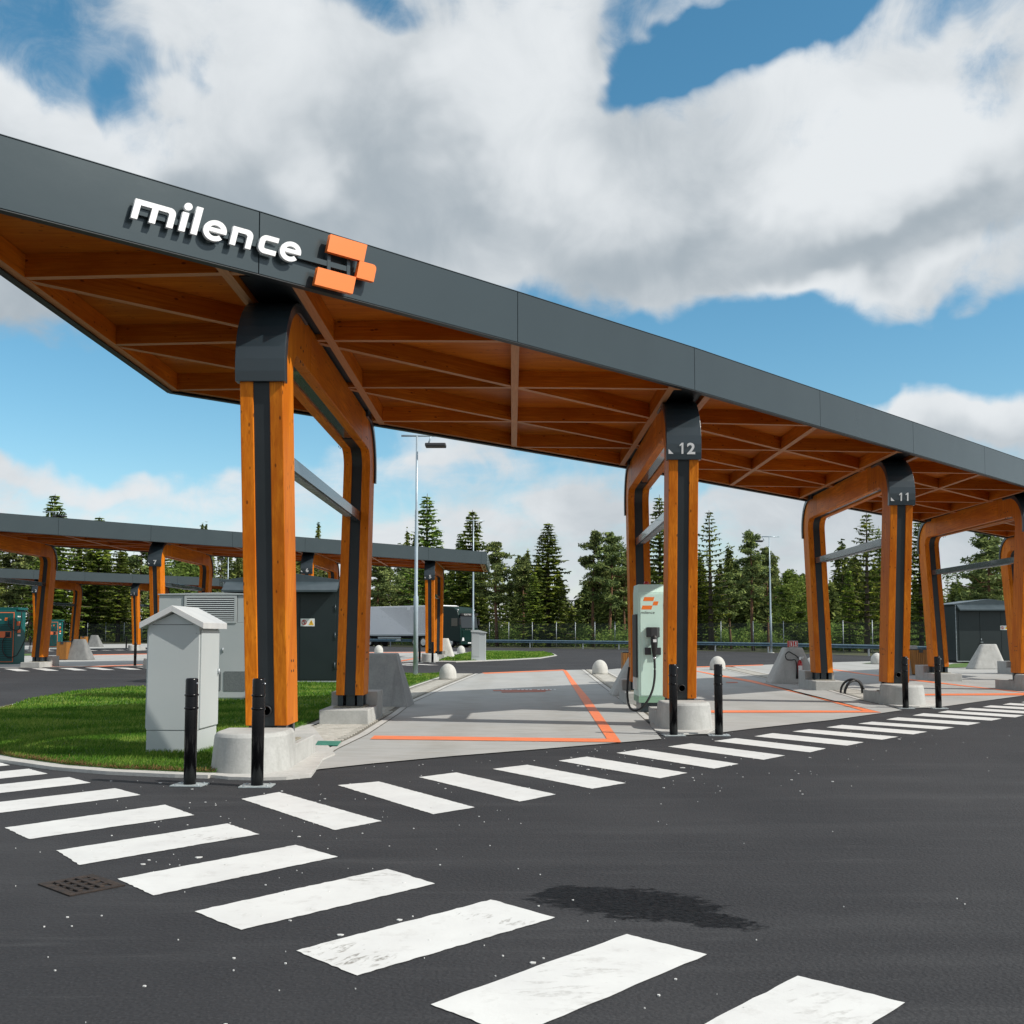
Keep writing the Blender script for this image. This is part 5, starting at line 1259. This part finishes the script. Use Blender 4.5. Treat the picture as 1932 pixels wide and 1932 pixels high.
def pine(seed, H, R_, bare=.5, nl=30, m_=None, bark=None, sz=.14, flat=.42, npc=85, top=1.0, sparse=1.0):
    r = np.random.default_rng(seed); Cs, Ds, Ss = [], [], []; br = MB(); bend = r.normal(0, .02, 2)
    tx = lambda z: np.array([bend[0]*z*z/H + .12*math.sin(z*.5+seed), bend[1]*z*z/H, z])
    for i in range(nl):
        t = (i + r.uniform(0, 1)) / nl; z = H * (bare + (1 - bare) * t * .98); prof = math.sin(math.pi * min(1, .18 + .82 * (1 - t) ** .8) * .62) ** .7 if top else (1 - t) ** .5
        prof = (1 - t) ** .62 * (.55 + .9 * min(1, t * 3.2)) / 1.25
        L_ = R_ * prof * r.uniform(.5, 1.25); a = r.uniform(0, 6.283) if i % 2 else i * 2.4; d = np.array([math.cos(a), math.sin(a), 0.])
        base = tx(z); e = base + d * L_ + np.array([0, 0, L_ * r.uniform(.05, .35) - .1]); mid = base + d * L_*.5 + np.array([0, 0, -.05*L_])
        br.tube([tuple(base), tuple(mid), tuple(e)], .02 + .035*(1-t), 4)
        for f, k in ((1.0, 1.0), (.66, .8), (.35, .6)):
            if r.uniform() > .9 * sparse: continue
            c = base + (e - base) * f + r.normal(0, .18, 3); clump(r, c, (.42 + .34 * R_ / 2.4) * k * r.uniform(.8, 1.25), int(npc * k), sz, flat, Cs, Ds, Ss)
    clump(r, tx(H*.985), .38, npc, sz, .9, Cs, Ds, Ss)
    V = quads(np.concatenate(Cs), np.concatenate(Ds), np.concatenate(Ss))
    zs = [-.3, H*.2, H*.45, H*.7, H]; br.loft([[(tx(max(zz, 0))[0] + rr*math.cos(k*6.283/8), tx(max(zz, 0))[1] + rr*math.sin(k*6.283/8), zz) for k in range(8)] for zz, rr in zip(zs, (H*.016, H*.013, H*.010, H*.006, .02))], True)
    return quad_mesh('crown', V, m_ or PNL), br.mesh('trunk', bark or PBARK)
SPR = [(spruce(11, 13, 3.3, .46, .06), 13), (spruce(12, 14, 2.9, .52, .10, .9, .16), 14), (spruce(13, 12, 2.9, .42, .04), 12), (spruce(14, 14, 2.4, .66, .16, .55, .06, .34, 5), 14), (spruce(15, 13.5, 3.0, .62, .12, .6, -.02, .34, 5), 13.5)]
PIN = [(pine(21, 12, 2.3, .40, 34), 12), (pine(22, 13, 2.1, .46, 30), 13), (pine(23, 12, 2.7, .36, 38), 12), (pine(24, 11, 2.0, .5, 24), 11)]
BRO = [(pine(31, 8, 2.3, .12, 44, BRL, BBARK, .13, .8, 75), 8), (pine(32, 7, 2.0, .1, 40, BRL, BBARK, .12, .85, 75), 7)]
KIND = {'spruce_tree': ('spruce', SPR), 'pine_tree': ('pine', PIN), 'birch_tree': ('broadleaf', BRO)}
def tree(kind, px, ytop, Yd, v, label, wide=1.0):
    (meshes, H0) = KIND[kind][1][v]; x = (px - 966) / F * Yd; g = gz(x, Yd)
    d = ray(px, ytop); top = HC + d.z / d.y * Yd; s_ = (top - g) / H0
    t = thing(kind, label, 'tree', (x, Yd, g), rnd.uniform(0, 6.28), 'trees behind the fence'); t.scale = (s_*wide, s_*wide, s_)
    obj('crown', meshes[0], None, t); obj('trunk', meshes[1], None, t); return t
TR = [
 ('spruce_tree', 98, 932, 128, 0, 'spruce whose top rises above the middle canopy at the left', 1.25),
 ('pine_tree', 28, 1012, 138, 2, 'dark pine at the left picture edge seen between the canopies', 1.2),
 ('pine_tree', 60, 1040, 135, 0, 'pine behind the far canopy, second from the left edge', 1.2),
 ('spruce_tree', 142, 1000, 132, 2, 'bushy spruce right of the leaning frame leg at the left', 1.4),
 ('spruce_tree', 184, 974, 134, 0, 'tall green spruce between the frame leg and number 1', 1.3),
 ('spruce_tree', 224, 1020, 130, 1, 'bright green spruce just left of number 7', 1.6),
 ('pine_tree', 262, 1006, 133, 1, 'pine directly behind the cap marked 1', 1.2),
 ('spruce_tree', 306, 1020, 136, 2, 'spruce inside the frame marked 7', 1.3),
 ('birch_tree', 345, 1048, 126, 0, 'leafy tree inside the right part of the frame marked 7', 1.3),
 ('spruce_tree', 388, 1072, 130, 2, 'small spruce left of the far light pole and kiosk roof', .9),
 ('spruce_tree', 412, 1088, 124, 2, 'small dark spruce just left of the kiosk roof', 1.0),
 ('pine_tree', 712, 1062, 118, 2, 'pine with drooping side branch above the white trailer', 1.5),
 ('pine_tree', 775, 1070, 122, 3, 'rounded pine left of the number 5 frame above the trailer', 1.4),
 ('spruce_tree', 805, 931, 112, 1, 'tallest spruce rising behind the nearer light pole', 1.45),
 ('spruce_tree', 893, 961, 112, 2, 'tall spruce directly behind the second light pole', 1.35),
 ('spruce_tree', 868, 1005, 114, 0, 'dark spruce close left of the second light pole', .9),
 ('pine_tree', 937, 1024, 106, 0, 'round topped pine just right of the end of the middle canopy', 1.25),
 ('pine_tree', 986, 1050, 108, 1, 'slim pine between the round topped pine and the large even spruce', 1.1),
 ('spruce_tree', 1034, 986, 104, 0, 'large evenly layered spruce in the middle of the forest edge', 1.45),
 ('spruce_tree', 1005, 1078, 102, 2, 'small bright spruce at the foot of the large layered spruce', 1.2),
 ('pine_tree', 1118, 1003, 104, 1, 'pine with a thin crooked top, left one of a close group', 1.05),
 ('pine_tree', 1152, 1006, 103, 2, 'broad dark pine in the middle of the close group', 1.05),
 ('pine_tree', 1178, 1042, 106, 0, 'lower pine at the right end of the close group', 1.0),
 ('spruce_tree', 1246, 933, 92, 1, 'tall spruce seen through the frame marked 12', 1.25),
 ('spruce_tree', 1341, 962, 90, 3, 'thin ragged spruce with bare branches right of column 12', 1.45),
 ('spruce_tree', 1322, 1040, 92, 2, 'low dense spruce beside column 12', 1.1),
 ('pine_tree', 1377, 1082, 94, 0, 'low pine between the ragged spruce and the tall pine', 1.1),
 ('pine_tree', 1420, 1003, 88, 1, 'tall pine with an orange trunk left of the light pole', 1.0),
 ('pine_tree', 1448, 1034, 90, 2, 'pine partly behind the light pole beyond the guardrail', .85),
 ('birch_tree', 1492, 1078, 86, 0, 'pale green leafy tree right of the light pole', 1.2),
 ('spruce_tree', 1512, 1085, 92, 2, 'small spruce peeking beside the leafy tree', .8),
 ('spruce_tree', 1601, 1075, 86, 2, 'low spruce at the left inside the frame marked 11', 1.1),
 ('spruce_tree', 1634, 967, 80, 4, 'tall open spruce with long bare branches inside the frame marked 11', 1.45),
 ('spruce_tree', 1661, 992, 84, 1, 'dense spruce close left of column 11', .85),
 ('spruce_tree', 1737, 975, 82, 1, 'tall spruce in the gap right of column 11', 1.25),
 ('spruce_tree', 1789, 1072, 100, 3, 'tiny slim spruce above the right kiosk roof, left one', .7),
 ('spruce_tree', 1806, 1085, 100, 2, 'tiny spruce above the right kiosk roof, right one', .6),
 ('pine_tree', 1864, 992, 78, 2, 'wide spreading pine rising behind the right kiosk', 1.25),
 ('pine_tree', 1915, 1040, 84, 0, 'pine at the right picture edge behind the kiosk', 1.1),
]
for a in TR: tree(*a)
# the wood behind, one mass
r = np.random.default_rng(5); AV = []
tk = MB()
def along(px):      # depth of the forest edge for a picture column
    return float(np.interp(px, [-150, 300, 640, 900, 1250, 1600, 1950], [148, 140, 126, 116, 102, 94, 94]))
def low_conifer(x, y, H, W, n, pine_=False):
    g = gz(x, y); t = r.uniform(.05 if not pine_ else .35, 1, n); a = r.uniform(0, 6.283, n)
    lay = np.round(t * H / .7) * .7 / H; rad = W * (1 - lay if not pine_ else np.sqrt(np.clip(1 - lay, .0, 1)) * .9) * r.uniform(.35, 1.08, n) + .08
    rad = rad * (1 + .25 * np.sin(a * 5 + lay * 40))
    c = np.stack([x + rad*np.cos(a), y + rad*np.sin(a), g + t*H - .12*rad + r.normal(0, .34, n)], 1)
    d = norm(np.stack([np.cos(a), np.sin(a), np.full(n, -.25)], 1) + r.normal(0, .35, (n, 3))); s_ = norm(np.cross(d, r.normal(0, 1, (n, 3)) + np.array([0, 0, 1.])))
    k = r.uniform(.12, .30, n)[:, None]; AV.append(quads(c, d*k, s_*k*.45))
    tk.cyl(x, y, g - .2, g + H * .95, H * .013, .02, 5)
for i in range(330):
    px = r.uniform(-120, 1990)
    dpt = along(px) + r.uniform(2, 26); x = (px - 966)/F*dpt
    hpx = 1096 + r.normal(0, 19) + 14 * math.sin(px * .03) + 12 * math.sin(px * .011 + 1)
    if 1060 < px < 1095 or 1545 < px < 1590 or 1770 < px < 1830: hpx += 25
    if px < 640: hpx -= 45
    H_t = (1205 - hpx) / F * dpt + 1.2
    low_conifer(x, dpt, H_t, r.uniform(1.5, 2.5), 1250, r.uniform() < .3)
fo = stuff(obj('forest_background', quad_mesh('forest_background', np.concatenate(AV), BKL), None))
fo['label'] = 'dense mixed conifer wood filling the background behind the fence'
st_ = stuff(obj('forest_trunks', tk, BARK)); st_['label'] = 'thin trunks standing in the dense wood'
# bushes and saplings along the fence
Cs, Ds, Ss = [], [], []
for i in range(330):
    px = r.uniform(-120, 1990)
    dpt = along(px) - r.uniform(-2, 5.5); x = (px - 966)/F*dpt
    if dpt < 88 and px < 1200: continue
    g = gz(x, dpt); h = r.uniform(.6, 2.6)
    for k in range(3): clump(r, np.array([x + r.normal(0, .6), dpt + r.normal(0, .6), g + h*r.uniform(.3, .8)]), r.uniform(.6, 1.2), 90, .11, .8, Cs, Ds, Ss)
ug = stuff(obj('undergrowth', quad_mesh('undergrowth', quads(np.concatenate(Cs), np.concatenate(Ds), np.concatenate(Ss)), BRL), None)); ug['label'] = 'leafy bushes and saplings behind the mesh fence'

# ================================================================ GRASS BLADES on the near lawn
def in_poly(P_, pts):
    x, y = pts[:, 0], pts[:, 1]; ins = np.zeros(len(pts), bool); n = len(P_)
    for i in range(n):
        x1, y1 = P_[i]; x2, y2 = P_[(i+1) % n]
        c = ((y1 > y) != (y2 > y)) & (x < (x2 - x1) * (y - y1) / (y2 - y1 + 1e-12) + x1); ins ^= c
    return ins
def blades(poly, y0, y1, dens_, hh, wd, zoff, name='grass'):
    P_ = np.array(poly, float); lo_, hi_ = P_.min(0), P_.max(0); y0 = max(y0, lo_[1]); y1 = min(y1, hi_[1])
    n = int((hi_[0]-lo_[0]) * (y1-y0) * dens_); pts = np.stack([r.uniform(lo_[0], hi_[0], n), r.uniform(y0, y1, n)], 1); pts = pts[in_poly(P_, pts)]; n = len(pts)
    gzv = SL * np.maximum(0, pts[:, 1] - .8*pts[:, 0] - S0)
    ph = np.sin(pts[:, 0]*3.1 + np.sin(pts[:, 1]*2.3)*1.5) * np.sin(pts[:, 1]*2.7 + 1.3)
    h = hh * r.uniform(.5, 1.2, n) * (1 + .25*ph); a = r.uniform(0, 6.283, n)
    b = np.stack([pts[:, 0], pts[:, 1], gzv + zoff], 1); tip = b + np.stack([h*.45*np.cos(a*1.7), h*.45*np.sin(a*1.7), h], 1)
    s_ = np.stack([np.cos(a), np.sin(a), np.zeros(n)], 1) * wd
    V = np.stack([b - s_, b + s_, tip + s_*.25, tip - s_*.25], 1); return V
lv = [blades(lawn_poly, 10, 14.5, 2600, .040, .0042, .045), blades(lawn_poly, 14.5, 20, 1200, .042, .007, .045), blades(lawn_poly, 20, 38, 420, .045, .013, .045), blades(l2, 50, 75, 90, .06, .03, .05)]
gr_ = stuff(obj('grass', quad_mesh('grass', np.concatenate(lv), GRB), None)); gr_['label'] = 'short green grass on the lawns'
# dry tufts along the kerb
kk = []
for (a, b) in zip(kin2, kin2[1:]):
    n = int(math.dist(a, b) * 420); t_ = r.uniform(0, 1, n); nx_, ny_ = (b[1]-a[1]), -(b[0]-a[0]); Ln = math.hypot(nx_, ny_)
    o_ = r.exponential(.05, n); kk.append(np.stack([a[0] + (b[0]-a[0])*t_ - nx_/Ln*o_, a[1] + (b[1]-a[1])*t_ - ny_/Ln*o_], 1))
kk = np.concatenate(kk); n = len(kk); a = r.uniform(0, 6.283, n); h = r.uniform(.012, .04, n)
b = np.stack([kk[:, 0], kk[:, 1], np.full(n, .046)], 1); tip = b + np.stack([h*np.cos(a*2), h*np.sin(a*2), h], 1); s_ = np.stack([np.cos(a), np.sin(a), 0*a], 1) * .005
DRY = leaf_mat('dry_grass', (.16, .10, .045), (.22, .15, .07), (.10, .09, .03), .2)
dg_ = stuff(obj('dry_grass', quad_mesh('dry_grass', np.stack([b - s_, b + s_, tip + s_*.3, tip - s_*.3], 1), DRY), None)); dg_['label'] = 'dry brown grass edge along the kerb'
